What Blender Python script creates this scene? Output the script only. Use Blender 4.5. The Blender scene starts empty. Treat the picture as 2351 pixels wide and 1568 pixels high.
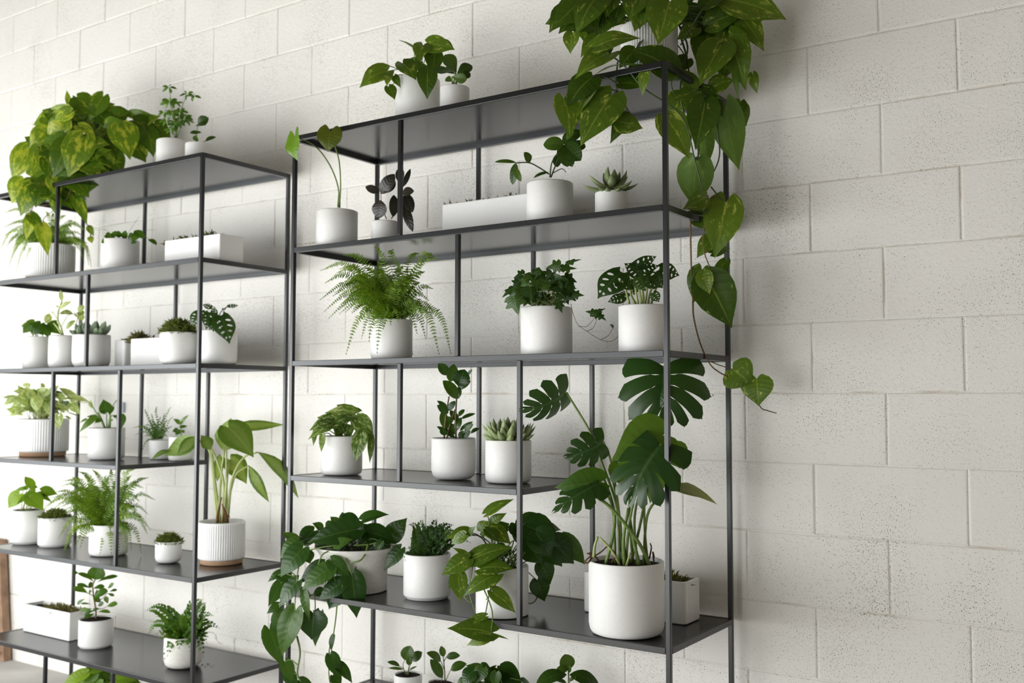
LP1, LP2, LP3, LP4, WS, EXPO = 128.0, 34.0, 140.0, 300.0, .15, -0.06
import bpy, bmesh, math, random
from mathutils import Vector, Matrix
random.seed(7)
rnd = random.random
def ru(a, b): return a + (b - a) * rnd()
SC = bpy.context.scene
COL = SC.collection
pi = math.pi
# ------------------------------------------------------------------ camera
K = 0.9333
F_PX = 2306.465
CAM = Vector((1.20395, -2.57347, 1.35073)) * K
YAW, PITCH, ROLL = 0.59195, 0.05832, 0.00162
FW = Vector((-math.sin(YAW) * math.cos(PITCH), math.cos(YAW) * math.cos(PITCH), math.sin(PITCH)))
_r = Vector((math.cos(YAW), math.sin(YAW), 0)); _u = _r.cross(FW)
RT = _r * math.cos(ROLL) + _u * math.sin(ROLL)
UP = -_r * math.sin(ROLL) + _u * math.cos(ROLL)
UPZ = Vector((0, 0, 1))
def ray(u, v): return FW + RT * ((u - 1175.5) / F_PX) - UP * ((v - 784) / F_PX)
def at_y(u, v, Y):
    q = ray(u, v); return CAM + q * ((Y - CAM.y) / q.y)
def at_x(u, v, X):
    q = ray(u, v); return CAM + q * ((X - CAM.x) / q.x)
def at_z(u, v, Z):
    q = ray(u, v); return CAM + q * ((Z - CAM.z) / q.z)
def at_d(u, v, d): return CAM + ray(u, v) * d
def depth(P): return (P - CAM).dot(FW)
def pxm(P): return depth(P) / F_PX

cam_data = bpy.data.cameras.new('camera'); cam = bpy.data.objects.new('camera', cam_data); COL.objects.link(cam)
cam_data.sensor_width = 36; cam_data.lens = F_PX / 2351 * 36
m = Matrix((RT, UP, -FW)).transposed().to_4x4(); m.translation = CAM; cam.matrix_world = m
cam_data.clip_start = .05
SC.camera = cam
cam_data.dof.use_dof = True; cam_data.dof.focus_distance = 2.75; cam_data.dof.aperture_fstop = 3.2
# ------------------------------------------------------------------ dimensions
SH = {1: 2.318, 2: 1.905, 3: 1.4915, 4: 1.0794, 5: .6693, 6: .2572}
SH = {k: v * K for k, v in SH.items()}
W = 1.5 * K; D = .4658 * K; T = .0142 * K; H = .0186 * K
LX = -1.96515 * K; LY = -.0303 * K
WALL = D + .045
FLOOR = -.058 * K
# ------------------------------------------------------------------ materials
def nodes(name):
    mt = bpy.data.materials.new(name); mt.use_nodes = True
    nt = mt.node_tree; bs = nt.nodes['Principled BSDF']
    return mt, nt, bs
def N(nt, typ, **kw):
    n = nt.nodes.new(typ)
    for k, v in kw.items():
        if k in n.inputs.keys(): n.inputs[k].default_value = v
        else: setattr(n, k, v)
    return n
def L(nt, a, b): nt.links.new(a, b)
def mathn(nt, op, a, b=None, c=None, clamp=False):
    n = nt.nodes.new('ShaderNodeMath'); n.operation = op; n.use_clamp = clamp
    for i, x in enumerate((a, b, c)):
        if x is None: continue
        if isinstance(x, (int, float)): n.inputs[i].default_value = x
        else: nt.links.new(x, n.inputs[i])
    return n.outputs[0]
def mixc(nt, fac, a, b, mode='MIX'):
    n = nt.nodes.new('ShaderNodeMix'); n.data_type = 'RGBA'; n.blend_type = mode
    for i, x in ((0, fac), (6, a), (7, b)):
        if isinstance(x, (int, float)): n.inputs[i].default_value = x
        elif isinstance(x, tuple): n.inputs[i].default_value = x + (1,) if len(x) == 3 else x
        else: nt.links.new(x, n.inputs[i])
    return n.outputs[2]
def ramp(nt, fac, stops):
    n = nt.nodes.new('ShaderNodeValToRGB'); cr = n.color_ramp
    while len(cr.elements) < len(stops): cr.elements.new(.5)
    for e, (p, c) in zip(cr.elements, stops):
        e.position = p; e.color = (c, c, c, 1) if isinstance(c, (int, float)) else c + (1,)
    nt.links.new(fac, n.inputs[0]); return n.outputs[0]
def simple(name, col, rough=.5, spec=.5, bump=0, bscale=80, var=0, metal=0, coat=0):
    mt, nt, bs = nodes(name)
    bs.inputs['Base Color'].default_value = col + (1,); bs.inputs['Roughness'].default_value = rough
    bs.inputs['Specular IOR Level'].default_value = spec; bs.inputs['Metallic'].default_value = metal
    bs.inputs['Coat Weight'].default_value = coat; bs.inputs['Coat Roughness'].default_value = .15
    tc = N(nt, 'ShaderNodeTexCoord')
    if var:
        n = N(nt, 'ShaderNodeTexNoise', Scale=bscale * .25, Detail=4.0); L(nt, tc.outputs['Object'], n.inputs['Vector'])
        f = ramp(nt, n.outputs['Fac'], [(.3, 1 - var), (.7, 1 + var * .3)])
        L(nt, mixc(nt, 1.0, col, f, 'MULTIPLY'), bs.inputs['Base Color'])
    if bump:
        n = N(nt, 'ShaderNodeTexNoise', Scale=bscale, Detail=5.0); L(nt, tc.outputs['Object'], n.inputs['Vector'])
        b = N(nt, 'ShaderNodeBump', Strength=bump, Distance=.004); L(nt, n.outputs['Fac'], b.inputs['Height']); L(nt, b.outputs['Normal'], bs.inputs['Normal'])
    return mt
M = {}
M['metal'] = simple('black_powder_coat', (.0075, .0085, .0092), .28, .55, .05, 900, .12)
M['panel'] = simple('dark_steel_sheet', (.007, .0072, .007), .2, .42, .02, 40, .25)
M['white'] = simple('matte_white_ceramic', (.79, .78, .755), .46, .45, .02, 500, .03)
M['gloss'] = simple('glazed_white_ceramic', (.84, .835, .82), .28, .5, .02, 300, .03, 0, .3)
M['raw'] = simple('raw_white_clay', (.74, .72, .67), .75, .3, .15, 400, .1)
M['tan'] = simple('unglazed_tan_clay', (.46, .29, .175), .8, .25, .12, 600, .12)
M['soil'] = simple('potting_soil', (.028, .018, .012), .95, .2, 1.0, 160, .5)
M['floor'] = simple('worn_concrete', (.60, .58, .55), .8, .3, .3, 14, .25)
M['wood'] = simple('weathered_timber', (.36, .23, .15), .8, .2, .3, 60, .4)
M['plate'] = simple('grey_steel_plate', (.42, .45, .5), .5, .5)
M['litter'] = simple('dry_leaf', (.35, .12, .06), .8, .2, .2, 80, .3)
M['twig'] = simple('woody_brown_stem', (.13, .07, .035), .8, .2, .4, 300, .3)
M['dry'] = simple('dry_papery_sheath', (.15, .065, .03), .85, .2, .4, 200, .35)
def wall_mat():
    mt, nt, bs = nodes('painted_concrete_block')
    tc = N(nt, 'ShaderNodeTexCoord'); co = tc.outputs['Object']
    bs.inputs['Roughness'].default_value = .62; bs.inputs['Specular IOR Level'].default_value = .3
    big = N(nt, 'ShaderNodeTexNoise', Scale=1.6, Detail=3.0); L(nt, co, big.inputs['Vector'])
    mp = N(nt, 'ShaderNodeMapping'); mp.inputs['Scale'].default_value = (1.25, 1, .8); L(nt, co, mp.inputs['Vector'])
    pit = N(nt, 'ShaderNodeTexNoise', Scale=300.0, Detail=2.0, Roughness=.55); L(nt, mp.outputs[0], pit.inputs['Vector'])
    reg = N(nt, 'ShaderNodeTexNoise', Scale=5.0, Detail=3.0); L(nt, co, reg.inputs['Vector'])
    thr = mathn(nt, 'MULTIPLY_ADD', reg.outputs['Fac'], .23, pit.outputs['Fac'])
    pm = ramp(nt, thr, [(.765, 0.0), (.80, 1.0)])
    fine = N(nt, 'ShaderNodeTexNoise', Scale=90.0, Detail=6.0, Roughness=.65); L(nt, co, fine.inputs['Vector'])
    c0 = mixc(nt, ramp(nt, big.outputs['Fac'], [(.35, 0.0), (.65, 1.0)]), (.85, .825, .77), (.825, .80, .745))
    at = N(nt, 'ShaderNodeAttribute'); at.attribute_name = 'joint'
    dn = N(nt, 'ShaderNodeTexNoise', Scale=7.0, Detail=5.0); L(nt, co, dn.inputs['Vector'])
    dirt = mathn(nt, 'MULTIPLY', at.outputs['Fac'], ramp(nt, dn.outputs['Fac'], [(.52, 0.0), (.68, .55)]))
    c1 = mixc(nt, dirt, c0, (.46, .37, .27))
    c2 = mixc(nt, mathn(nt, 'MULTIPLY', pm, .85), c1, (.17, .135, .09))
    L(nt, c2, bs.inputs['Base Color'])
    hgt = mathn(nt, 'SUBTRACT', mathn(nt, 'MULTIPLY', fine.outputs['Fac'], .9), mathn(nt, 'MULTIPLY', pm, .9))
    b = N(nt, 'ShaderNodeBump', Strength=.55, Distance=.0035); L(nt, hgt, b.inputs['Height']); L(nt, b.outputs['Normal'], bs.inputs['Normal'])
    return mt
M['wall'] = wall_mat()
def leaf_mat(name, base, light=None, var=0.0, rough=.36, trans=None, tf=.28, vein=.35, scale=9.0, back=None, edge=None, spec=.5, edgew=(.05, .3), en=0, gold=.06):
    """blade colour with midrib, side veins, mottled variegation and a per-leaf tint"""
    mt, nt, bs = nodes(name)
    uv = N(nt, 'ShaderNodeUVMap'); sp = N(nt, 'ShaderNodeSeparateXYZ'); L(nt, uv.outputs[0], sp.inputs[0])
    au = mathn(nt, 'ABSOLUTE', mathn(nt, 'MULTIPLY_ADD', sp.outputs[0], 2.0, -1.0)); v = sp.outputs[1]
    r = N(nt, 'ShaderNodeAttribute'); r.attribute_name = 'tint'; rn = r.outputs['Fac']
    light = light or tuple(min(1, c * 2.2 + .02) for c in base)
    mid = ramp(nt, au, [(0.0, 1.0), (.07, 0.0)])
    wv = mathn(nt, 'SINE', mathn(nt, 'MULTIPLY_ADD', au, -7.0, mathn(nt, 'MULTIPLY', v, 46.0)))
    side = mathn(nt, 'MULTIPLY', ramp(nt, wv, [(.90, 0.0), (1.0, 1.0)]), .16)
    vm = mathn(nt, 'MULTIPLY', mathn(nt, 'MAXIMUM', mid, side), vein)
    hs = N(nt, 'ShaderNodeHueSaturation'); hs.inputs['Color'].default_value = base + (1,)
    L(nt, mathn(nt, 'MULTIPLY_ADD', rn, .95, .55), hs.inputs['Value']); L(nt, mathn(nt, 'MULTIPLY_ADD', rn, -.035, .512), hs.inputs['Hue'])
    c = hs.outputs[0]
    if edge:
        fe = mathn(nt, 'SUBTRACT', 1.0, au)
        if en:
            cv = N(nt, 'ShaderNodeCombineXYZ'); L(nt, mathn(nt, 'MULTIPLY', au, 1.2), cv.inputs[0]); L(nt, mathn(nt, 'MULTIPLY_ADD', au, -.35, v), cv.inputs[1])
            ne = N(nt, 'ShaderNodeTexNoise', Scale=14.0, Detail=4.0); L(nt, cv.outputs[0], ne.inputs['Vector'])
            fe = mathn(nt, 'MULTIPLY_ADD', ne.outputs['Fac'], en, mathn(nt, 'SUBTRACT', fe, en * .5))
        c = mixc(nt, ramp(nt, fe, [(edgew[0], 1.0), (edgew[1], 0.0)]), c, edge)
    c = mixc(nt, vm, c, light)
    if var:
        tcn = N(nt, 'ShaderNodeCombineXYZ'); L(nt, mathn(nt, 'MULTIPLY', sp.outputs[0], 1.6), tcn.inputs[0]); L(nt, v, tcn.inputs[1]); L(nt, mathn(nt, 'MULTIPLY', rn, 37.0), tcn.inputs[2])
        n1 = N(nt, 'ShaderNodeTexNoise', Scale=scale * .35, Detail=6.0, Roughness=.68); L(nt, tcn.outputs[0], n1.inputs['Vector'])
        n2 = N(nt, 'ShaderNodeTexNoise', Scale=scale * 2.2, Detail=3.0); L(nt, tcn.outputs[0], n2.inputs['Vector'])
        f = mathn(nt, 'MULTIPLY_ADD', n2.outputs['Fac'], .22, n1.outputs['Fac'])
        f = mathn(nt, 'ADD', f, mathn(nt, 'MULTIPLY', rn, gold))
        c = mixc(nt, mathn(nt, 'MULTIPLY', ramp(nt, f, [(.80 - var * .25, 0.0), (.86 - var * .2, 1.0)]), .85), c, light)
    geo = N(nt, 'ShaderNodeNewGeometry')
    bk = back or tuple(min(1, x * 1.5 + .03) for x in base)
    c = mixc(nt, mathn(nt, 'MULTIPLY', geo.outputs['Backfacing'], .75), c, bk)
    L(nt, c, bs.inputs['Base Color']); bs.inputs['Roughness'].default_value = rough; bs.inputs['Specular IOR Level'].default_value = spec
    bp = N(nt, 'ShaderNodeBump', Strength=.13, Distance=.0015); L(nt, mathn(nt, 'ADD', wv, mathn(nt, 'MULTIPLY', mid, -2.0)), bp.inputs['Height']); L(nt, bp.outputs['Normal'], bs.inputs['Normal'])
    tr = N(nt, 'ShaderNodeBsdfTranslucent'); tcol = trans or (min(1, base[0] * 3 + .05), min(1, base[1] * 2.6 + .06), base[2] * 1.0)
    L(nt, mixc(nt, .5, tcol, c), tr.inputs['Color'])
    mx = N(nt, 'ShaderNodeMixShader'); mx.inputs[0].default_value = tf
    L(nt, bs.outputs[0], mx.inputs[1]); L(nt, tr.outputs[0], mx.inputs[2])
    L(nt, mx.outputs[0], nt.nodes['Material Output'].inputs['Surface'])
    return mt
Y_ = (.62, .66, .16)
M['pothos'] = leaf_mat('pothos_leaf', (0.057, 0.121, 0.0090), (.50, .56, .10), .28, .33)
M['pothos_l'] = leaf_mat('golden_pothos_leaf', (0.100, 0.199, 0.0110), (.56, .60, .05), .36, .33, tf=.34, gold=.15)
M['pothos_m'] = leaf_mat('young_pothos_leaf', (.075, .165, .010), (.50, .56, .06), .30, .33, tf=.32, gold=.10)
M['pothos_d'] = leaf_mat('deep_green_pothos_leaf', (0.028, 0.085, 0.0110), (.16, .26, .05), .10, .33)
M['varieg'] = leaf_mat('marbled_pothos_leaf', (0.067, 0.145, 0.0150), (.55, .62, .25), .62, .36, scale=13)
M['fern'] = leaf_mat('fern_frond', (.115, .215, .010), None, 0, .5, tf=.32, vein=.15)
M['fern_l'] = leaf_mat('light_fern_frond', (0.162, 0.281, 0.0225), None, 0, .5, tf=.4, vein=.15)
M['ivy'] = leaf_mat('ivy_leaf', (0.030, 0.080, 0.0120), (.20, .30, .14), 0, .36, vein=.5)
M['adans'] = leaf_mat('holed_leaf', (0.025, 0.070, 0.0110), (.14, .24, .08), 0, .34)
M['monst'] = leaf_mat('monstera_leaf', (0.021, 0.064, 0.0110), (.12, .22, .08), 0, .30, tf=.2)
M['rubber'] = leaf_mat('dark_rubber_leaf', (.022, .020, .014), (.10, .09, .05), 0, .3, tf=.08, trans=(.06, .05, .02), back=(.05, .04, .03))
M['peper'] = leaf_mat('thick_green_leaf', (0.036, 0.085, 0.0100), (.14, .22, .06), 0, .3, tf=.18)
M['zz'] = leaf_mat('glossy_leaflet', (0.028, 0.082, 0.0090), (.12, .22, .05), 0, .27, tf=.2)
M['succ'] = leaf_mat('pale_succulent_leaf', (.21, .27, .115), (.30, .36, .16), 0, .5, tf=.06, vein=0, edge=(.20, .17, .07))
M['succ_d'] = leaf_mat('red_edged_succulent_leaf', (.14, .185, .07), (.2, .25, .1), 0, .45, tf=.06, vein=0, edge=(.13, .045, .03))
M['succ_g'] = leaf_mat('grey_green_succulent_leaf', (.13, .18, .10), (.2, .25, .14), 0, .5, tf=.06, vein=0)
M['aglao'] = leaf_mat('silver_marked_leaf', (.165, .255, .060), (.36, .46, .20), 0, .36, tf=.36, edge=(.035, .105, .014), edgew=(.38, .52), en=.75)
M['syng'] = leaf_mat('pale_arrowhead_leaf', (.27, .40, .07), (.74, .80, .50), .85, .42, tf=.4, scale=11)
M['light'] = leaf_mat('fresh_green_leaf', (0.133, 0.262, 0.0175), (.32, .46, .12), 0, .36, tf=.36)
M['midg'] = leaf_mat('mid_green_leaf', (0.059, 0.145, 0.0130), (.2, .32, .09), 0, .34, tf=.3)
M['caloc'] = leaf_mat('olive_leaf', (0.090, 0.121, 0.0110), (.30, .33, .10), 0, .38, tf=.3)
M['moss'] = leaf_mat('moss', (0.081, 0.112, 0.0090), None, 0, .8, tf=.25, vein=0)
M['moss_d'] = leaf_mat('dry_moss', (0.104, 0.097, 0.0200), None, 0, .85, tf=.2, vein=0)
M['stem'] = simple('green_stem', (.15, .23, .05), .5, .4, .1, 200, .3)
M['stem_d'] = simple('dark_green_stem', (.055, .09, .025), .5, .4, .1, 200, .3)
M['stem_l'] = simple('pale_stem', (.40, .46, .17), .5, .4, .1, 120, .25)
M['stem_b'] = simple('brown_vine', (.17, .11, .05), .6, .3, .2, 200, .35)
# ------------------------------------------------------------------ mesh builder
class MB:
    def __init__(s): s.v = []; s.f = []; s.uv = []; s.t = []; s.smooth = True
    def add(s, vs, fs, uvs=None, tint=.5):
        o = len(s.v); s.v += vs; s.f += [tuple(i + o for i in f) for f in fs]
        s.uv += uvs if uvs else [(.5, .5)] * len(vs); s.t += [tint] * len(vs)
    def build(s, name, mat, parent=None, smooth=None):
        me = bpy.data.meshes.new(name)
        o = bpy.data.objects.new(name, me); COL.objects.link(o)
        org = Vector((0, 0, 0))
        if parent is not None:
            o.parent = parent; q = parent
            while q.parent is not None: q = q.parent
            org = q.location
        me.from_pydata([(p[0] - org[0], p[1] - org[1], p[2] - org[2]) for p in s.v], [], s.f)
        ul = me.uv_layers.new(name='UVMap')
        vi = [0] * len(me.loops); me.loops.foreach_get('vertex_index', vi)
        buf = []
        for i in vi: buf += s.uv[i]
        ul.data.foreach_set('uv', buf)
        at = me.attributes.new('tint', 'FLOAT', 'POINT'); at.data.foreach_set('value', s.t)
        if s.smooth if smooth is None else smooth: me.polygons.foreach_set('use_smooth', [True] * len(me.polygons))
        me.materials.append(mat); me.update()
        return o
def bbox(name, lo, hi, mat, parent=None, bev=.0012):
    bm = bmesh.new(); bmesh.ops.create_cube(bm, size=1)
    c = [(a + b) / 2 for a, b in zip(lo, hi)]; d = [abs(b - a) for a, b in zip(lo, hi)]
    for vv in bm.verts: vv.co = Vector((vv.co.x * d[0] + c[0], vv.co.y * d[1] + c[1], vv.co.z * d[2] + c[2]))
    if bev: bmesh.ops.bevel(bm, geom=bm.edges[:], offset=bev, segments=2, affect='EDGES', profile=.5)
    mb = MB(); bm.verts.index_update()
    mb.add([tuple(v.co) for v in bm.verts], [tuple(v.index for v in f.verts) for f in bm.faces]); bm.free()
    return mb.build(name, mat, parent, False)
def empty(name, loc):
    o = bpy.data.objects.new(name, None); COL.objects.link(o); o.location = loc; o.empty_display_size = .05
    return o
def tag(o, label=None, cat=None, group=None, kind=None):
    if label: o['label'] = label
    if cat: o['category'] = cat
    if group: o['group'] = group
    if kind: o['kind'] = kind
    return o
def spline(pts, n):
    """Catmull-Rom through pts"""
    if len(pts) < 3: return [pts[0].lerp(pts[-1], i / n) for i in range(n + 1)]
    P = [pts[0] * 2 - pts[1]] + list(pts) + [pts[-1] * 2 - pts[-2]]; out = []; seg = len(pts) - 1
    for i in range(n + 1):
        t = i / n * seg; k = min(int(t), seg - 1); t -= k
        a, b, c, d = P[k:k + 4]
        out.append(.5 * ((2 * b) + (c - a) * t + (2 * a - 5 * b + 4 * c - d) * t * t + (3 * b - a - 3 * c + d) * t ** 3))
    return out
def tube(mb, pts, r0, r1=None, sides=6, tint=.5):
    r1 = r0 if r1 is None else r1; vs = []; fs = []; uv = []; n = len(pts)
    prev = None
    for i, p in enumerate(pts):
        d = (pts[min(i + 1, n - 1)] - pts[max(i - 1, 0)])
        d = d.normalized() if d.length > 1e-9 else UPZ.copy()
        a = prev if prev is not None else (Vector((1, 0, 0)) if abs(d.x) < .8 else Vector((0, 1, 0)))
        a = (a - d * a.dot(d)); a = a.normalized() if a.length > 1e-6 else d.orthogonal().normalized()
        prev = a; b = d.cross(a); r = r0 + (r1 - r0) * i / (n - 1)
        for k in range(sides):
            w = 2 * pi * k / sides; vs.append(p + a * (r * math.cos(w)) + b * (r * math.sin(w))); uv.append((k / sides, i / n))
    for i in range(n - 1):
        for k in range(sides):
            k2 = (k + 1) % sides; fs.append((i * sides + k, i * sides + k2, (i + 1) * sides + k2, (i + 1) * sides + k))
    fs.append(tuple(range(sides - 1, -1, -1))); fs.append(tuple((n - 1) * sides + k for k in range(sides)))
    mb.add(vs, fs, uv, tint)
# ------------------------------------------------------------------ leaves
PROF = {
 'heart': ([0, .07, .17, .30, .45, .60, .75, .88, 1], [.36, .76, .97, 1, .90, .70, .43, .18, 0], .17),
 'arrow': ([0, .07, .17, .30, .45, .60, .75, .88, 1], [.46, .75, .9, .92, .82, .64, .40, .17, 0], .34),
 'oval': ([0, .10, .22, .36, .5, .64, .78, .91, 1], [.06, .46, .78, .96, 1, .94, .74, .40, .02], 0),
 'round': ([0, .10, .22, .36, .5, .64, .78, .91, 1], [.10, .58, .86, 1, 1, .92, .76, .46, .04], .05),
 'obov': ([0, .10, .22, .36, .5, .64, .78, .91, 1], [.08, .24, .46, .70, .90, 1, .92, .58, .04], 0),
 'lance': ([0, .10, .22, .36, .5, .64, .78, .91, 1], [.05, .45, .80, 1, .95, .78, .50, .2, 0], 0),
}
def clampw(p):
    if p.y > WALL - .012:
        q = p - CAM; p = CAM + q * ((WALL - .012 - CAM.y) / q.y)
    return p
def frame(B, T, nrm, roll):
    a = (T - B); ln = a.length; a = a / ln
    n = nrm - a * nrm.dot(a); n = n.normalized() if n.length > 1e-5 else a.orthogonal().normalized()
    s = a.cross(n)
    if roll:
        q = Matrix.Rotation(roll, 3, a); n = q @ n; s = q @ s
    return a, s, n, ln
def leaf(mb, B, T, w, kind='heart', nrm=None, roll=0, bend=.12, fold=.18, wave=.0, tint=None, side=0):
    """blade from stalk point B to tip T, w wide; bend bows the midrib, fold lifts both halves"""
    if nrm is None: nrm = facing(B)
    a, s, n, ln = frame(B, T, nrm, roll); vv, pr, lobe = PROF[kind]; ph = rnd() * 6
    vs = []; uv = []; cols = (-1, -.72, -.38, 0, .38, .72, 1)
    for v, p in zip(vv, pr):
        c = B + a * (v * ln) + n * (bend * ln * 4 * v * (1 - v) * (1 - .3 * v)) + s * (side * ln * 4 * v * (1 - v))
        for u in cols:
            au = abs(u); hw = p * w / 2
            q = c + s * (u * hw) - a * (lobe * ln * (1 - (1 - au) ** 2) * max(0, 1 - v * 2.2) ** 2) + n * ((fold * au - .10 * au * au) * hw + wave * hw * au * math.sin(v * 11 + ph + u * 2))
            vs.append(clampw(q)); uv.append((u * .5 + .5, v))
    fs = []
    for i in range(len(vv) - 1):
        for k in range(6):
            fs.append((i * 7 + k, i * 7 + k + 1, i * 7 + k + 8, i * 7 + k + 7))
    mb.add(vs, fs, uv, rnd() if tint is None else tint)
def facing(P): 
    d = (CAM - P).normalized(); return (d * .85 + UPZ * .5).normalized()
def split_leaf(mb, B, T, w, fingers=5, slit=.42, nrm=None, roll=0, bend=.1, fold=.15, tint=None, holes=False, gapw=.30, droop=.2, lobe=.2, sweep=.34):
    """monstera-style blade: finger strips that fuse near the midrib, with slits (or holes) between them"""
    if nrm is None: nrm = facing(B)
    a, s, n, ln = frame(B, T, nrm, roll); tint = rnd() if tint is None else tint
    hv, hp, _ = PROF['heart']; 
    def prof(v):
        for i in range(len(hv) - 1):
            if v <= hv[i + 1]:
                f = (v - hv[i]) / (hv[i + 1] - hv[i]); return hp[i] + (hp[i + 1] - hp[i]) * f
        return 0
    def pt(sd, v, t):
        if holes:
            hw = max(prof(v), .03) * w / 2; vv = v + sweep * .6 * t * (1 - v) - lobe * t ** 1.5 * max(0, 1 - v * 2.4) ** 2 * 1.6
            c = B + a * (vv * ln) + n * (bend * ln * 4 * v * (1 - v))
            return clampw(c + s * (sd * t * hw) + n * ((fold * t - droop * t * t * 1.6) * hw))
        f = w / 2 * .8 * (.92 + .35 * math.sin(pi * min(1, v * 1.25)) - .62 * v ** 3); th = math.radians(128 - 104 * v ** .8) - math.radians(34) * t * .5
        c = B + a * ((.02 + .84 * v) * ln + f * t * math.cos(th)) + n * (bend * ln * 4 * v * (1 - v))
        return clampw(c + s * (sd * f * t * math.sin(th)) + n * ((fold * t - droop * t * t * 1.9) * f))
    ts = [0, .1, .2, .3, .4, .5, .62, .74, .86, .95, 1]
    for sd in (-1, 1):
        for k in range(fingers):
            v0, v1 = k / fingers, (k + 1) / fingers; sl = slit + ru(-.08, .1)
            for j in range(len(ts) - 1):
                pass
            vs = []; uv = []; fs = []
            for t in ts:
                g = 0
                if holes:
                    x = (t - .48) / .26
                    if abs(x) < 1: g = .36 * math.sqrt(1 - x * x)
                else:
                    if t > sl: g = min(1, ((t - sl) / (1 - sl)) ** .6) * gapw
                    x = (t - .2) / .08
                    if abs(x) < 1 and k % 2: g = max(g, .16 * math.sqrt(1 - x * x))
                dv = v1 - v0
                a0 = v0 + (g * dv * .5 if k > 0 else (0 if holes else g * dv * .2)); a1 = v1 - (g * dv * .5 if k < fingers - 1 else 0)
                if not holes and t > .9:
                    e = (t - .9) / .1 * .4 * dv; a0 += e if k else 0; a1 -= e * (k < fingers - 1)
                for q in range(4):
                    v = a0 + (a1 - a0) * q / 3; vs.append(pt(sd, v, t)); uv.append((.5 + sd * t * .5, v))
            for j in range(len(ts) - 1):
                for q in range(3):
                    f = (j * 4 + q, j * 4 + q + 1, j * 4 + q + 5, j * 4 + q + 4)
                    fs.append(f if sd < 0 else f[::-1])
            mb.add(vs, fs, uv, tint)
def ivy_leaf(mb, B, T, w, nrm=None, roll=0, tint=None):
    if nrm is None: nrm = facing(B)
    a, s, n, ln = frame(B, T, nrm, roll)
    out = [(0, .0), (.16, -.10), (.42, -.06), (.60, .10), (.40, .22), (.62, .42), (.52, .50), (.24, .52), (.12, .78), (0, 1)]
    pts = [(x, y) for x, y in out] + [(-x, y) for x, y in out[-2:0:-1]]
    vs = [B + a * (.34 * ln) + n * (.04 * ln)]; uv = [(.5, .34)]
    for sc_ in (.5, 1):
        for x, y in pts:
            x2 = x * sc_; y2 = .34 + (y - .34) * sc_
            vs.append(clampw(B + a * (y2 * ln) + s * (x2 * w) + n * (-.22 * w * (x2 * x2) * 1.6 - .1 * ln * max(0, y2 - .5)))); uv.append((x2 * .8 + .5, y2))
    m_ = len(pts); fs = [(0, 1 + i, 1 + (i + 1) % m_) for i in range(m_)]
    fs += [(1 + i, 1 + m_ + i, 1 + m_ + (i + 1) % m_, 1 + (i + 1) % m_) for i in range(m_)]
    mb.add(vs, fs, uv, rnd() if tint is None else tint)
def fat_leaf(mb, B, T, w, th=.4, nrm=None, bend=-.12, tint=None, prof=(.55, .8, .98, 1, .85, .5, 0)):
    """fleshy succulent leaf with a rounded underside and a pointed tip"""
    if nrm is None: nrm = UPZ
    a, s, n, ln = frame(B, T, nrm, 0); k = len(prof); vs = []; uv = []; fs = []; ring = 8
    for i, p in enumerate(prof):
        v = i / (k - 1); c = B + a * (v * ln) + n * (bend * ln * 4 * v * (1 - v)); hw = max(p, .01) * w / 2
        for q in range(ring):
            t = 2 * pi * q / ring; x = math.cos(t); z = math.sin(t)
            vs.append(c + s * (x * hw) + n * (hw * th * (z * 1.3 - .3 if z < 0 else z * .45 + .1 * abs(x)))); uv.append((x * .5 + .5, v))
    for i in range(k - 1):
        for q in range(ring):
            q2 = (q + 1) % ring; fs.append((i * ring + q, i * ring + q2, (i + 1) * ring + q2, (i + 1) * ring + q))
    mb.add(vs, fs, uv, rnd() if tint is None else tint)
def frond(mb, path, wmax, step, kind=0, tint=None, nrm=None, ends=(.25, .08), rw=.0009):
    """rachis along path with paired pinnae"""
    tint = rnd() if tint is None else tint
    n = len(path) - 1; tot = sum((path[i + 1] - path[i]).length for i in range(n)); cnt = max(4, int(tot / step))
    tube(mb, path[::2] if n > 8 else path, rw * 1.3, rw * .5, 4, tint)
    for i in range(cnt):
        f = (i + .6) / cnt; x = f * n; k = min(int(x), n - 1); p = path[k].lerp(path[k + 1], x - k)
        d = (path[min(k + 1, n)] - path[k]).normalized()
        up = nrm if nrm is not None else facing(p)
        sd = d.cross(up); sd = sd.normalized() if sd.length > 1e-4 else d.orthogonal().normalized(); up2 = sd.cross(d)
        env = (ends[0] + (1 - ends[0]) * min(1, f / .22)) * (1 if f < .45 else max(ends[1], 1 - ((f - .45) / .55) ** 1.35))
        for sg in (-1, 1):
            ln = wmax * env * ru(.85, 1.1); ax = (sd * sg + d * ru(.12, .42) + up2 * ru(-.35, .15)).normalized()
            bw = step * .56 if kind == 0 else ln * .5
            c = d; z = ax.cross(c).normalized() * ru(-.3, .3) * bw
            if kind == 0:
                q = [p - c * bw * .45, p + c * bw * .45, p + ax * ln * .5 + c * bw * .48 + z, p + ax * ln * .5 - c * bw * .48 - z, p + ax * ln + c * bw * .1 - up2 * ln * .18]
                mb.add([clampw(t_) for t_ in q], [(0, 1, 2, 3), (3, 2, 4)], [(.5, 0), (.5, 0), (.9, .5), (.1, .5), (.5, 1)], min(1, max(0, tint + ru(-.15, .15))))
            else:   # rounded stalked leaflets
                p0 = p + ax * ln * .25; q = [p + ax * ln * .05, p0 + ax * ln * .2 + c * bw * .9, p0 + ax * ln * .62 + c * bw * .95 + z, p0 + ax * ln * .8, p0 + ax * ln * .62 - c * bw * .95 - z, p0 + ax * ln * .2 - c * bw * .9]
                mb.add([clampw(t_) for t_ in q], [(0, 1, 2, 3), (0, 3, 4, 5)], [(.5, 0), (.9, .4), (.9, .8), (.5, 1), (.1, .8), (.1, .4)], min(1, max(0, tint + ru(-.2, .2))))
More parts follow.
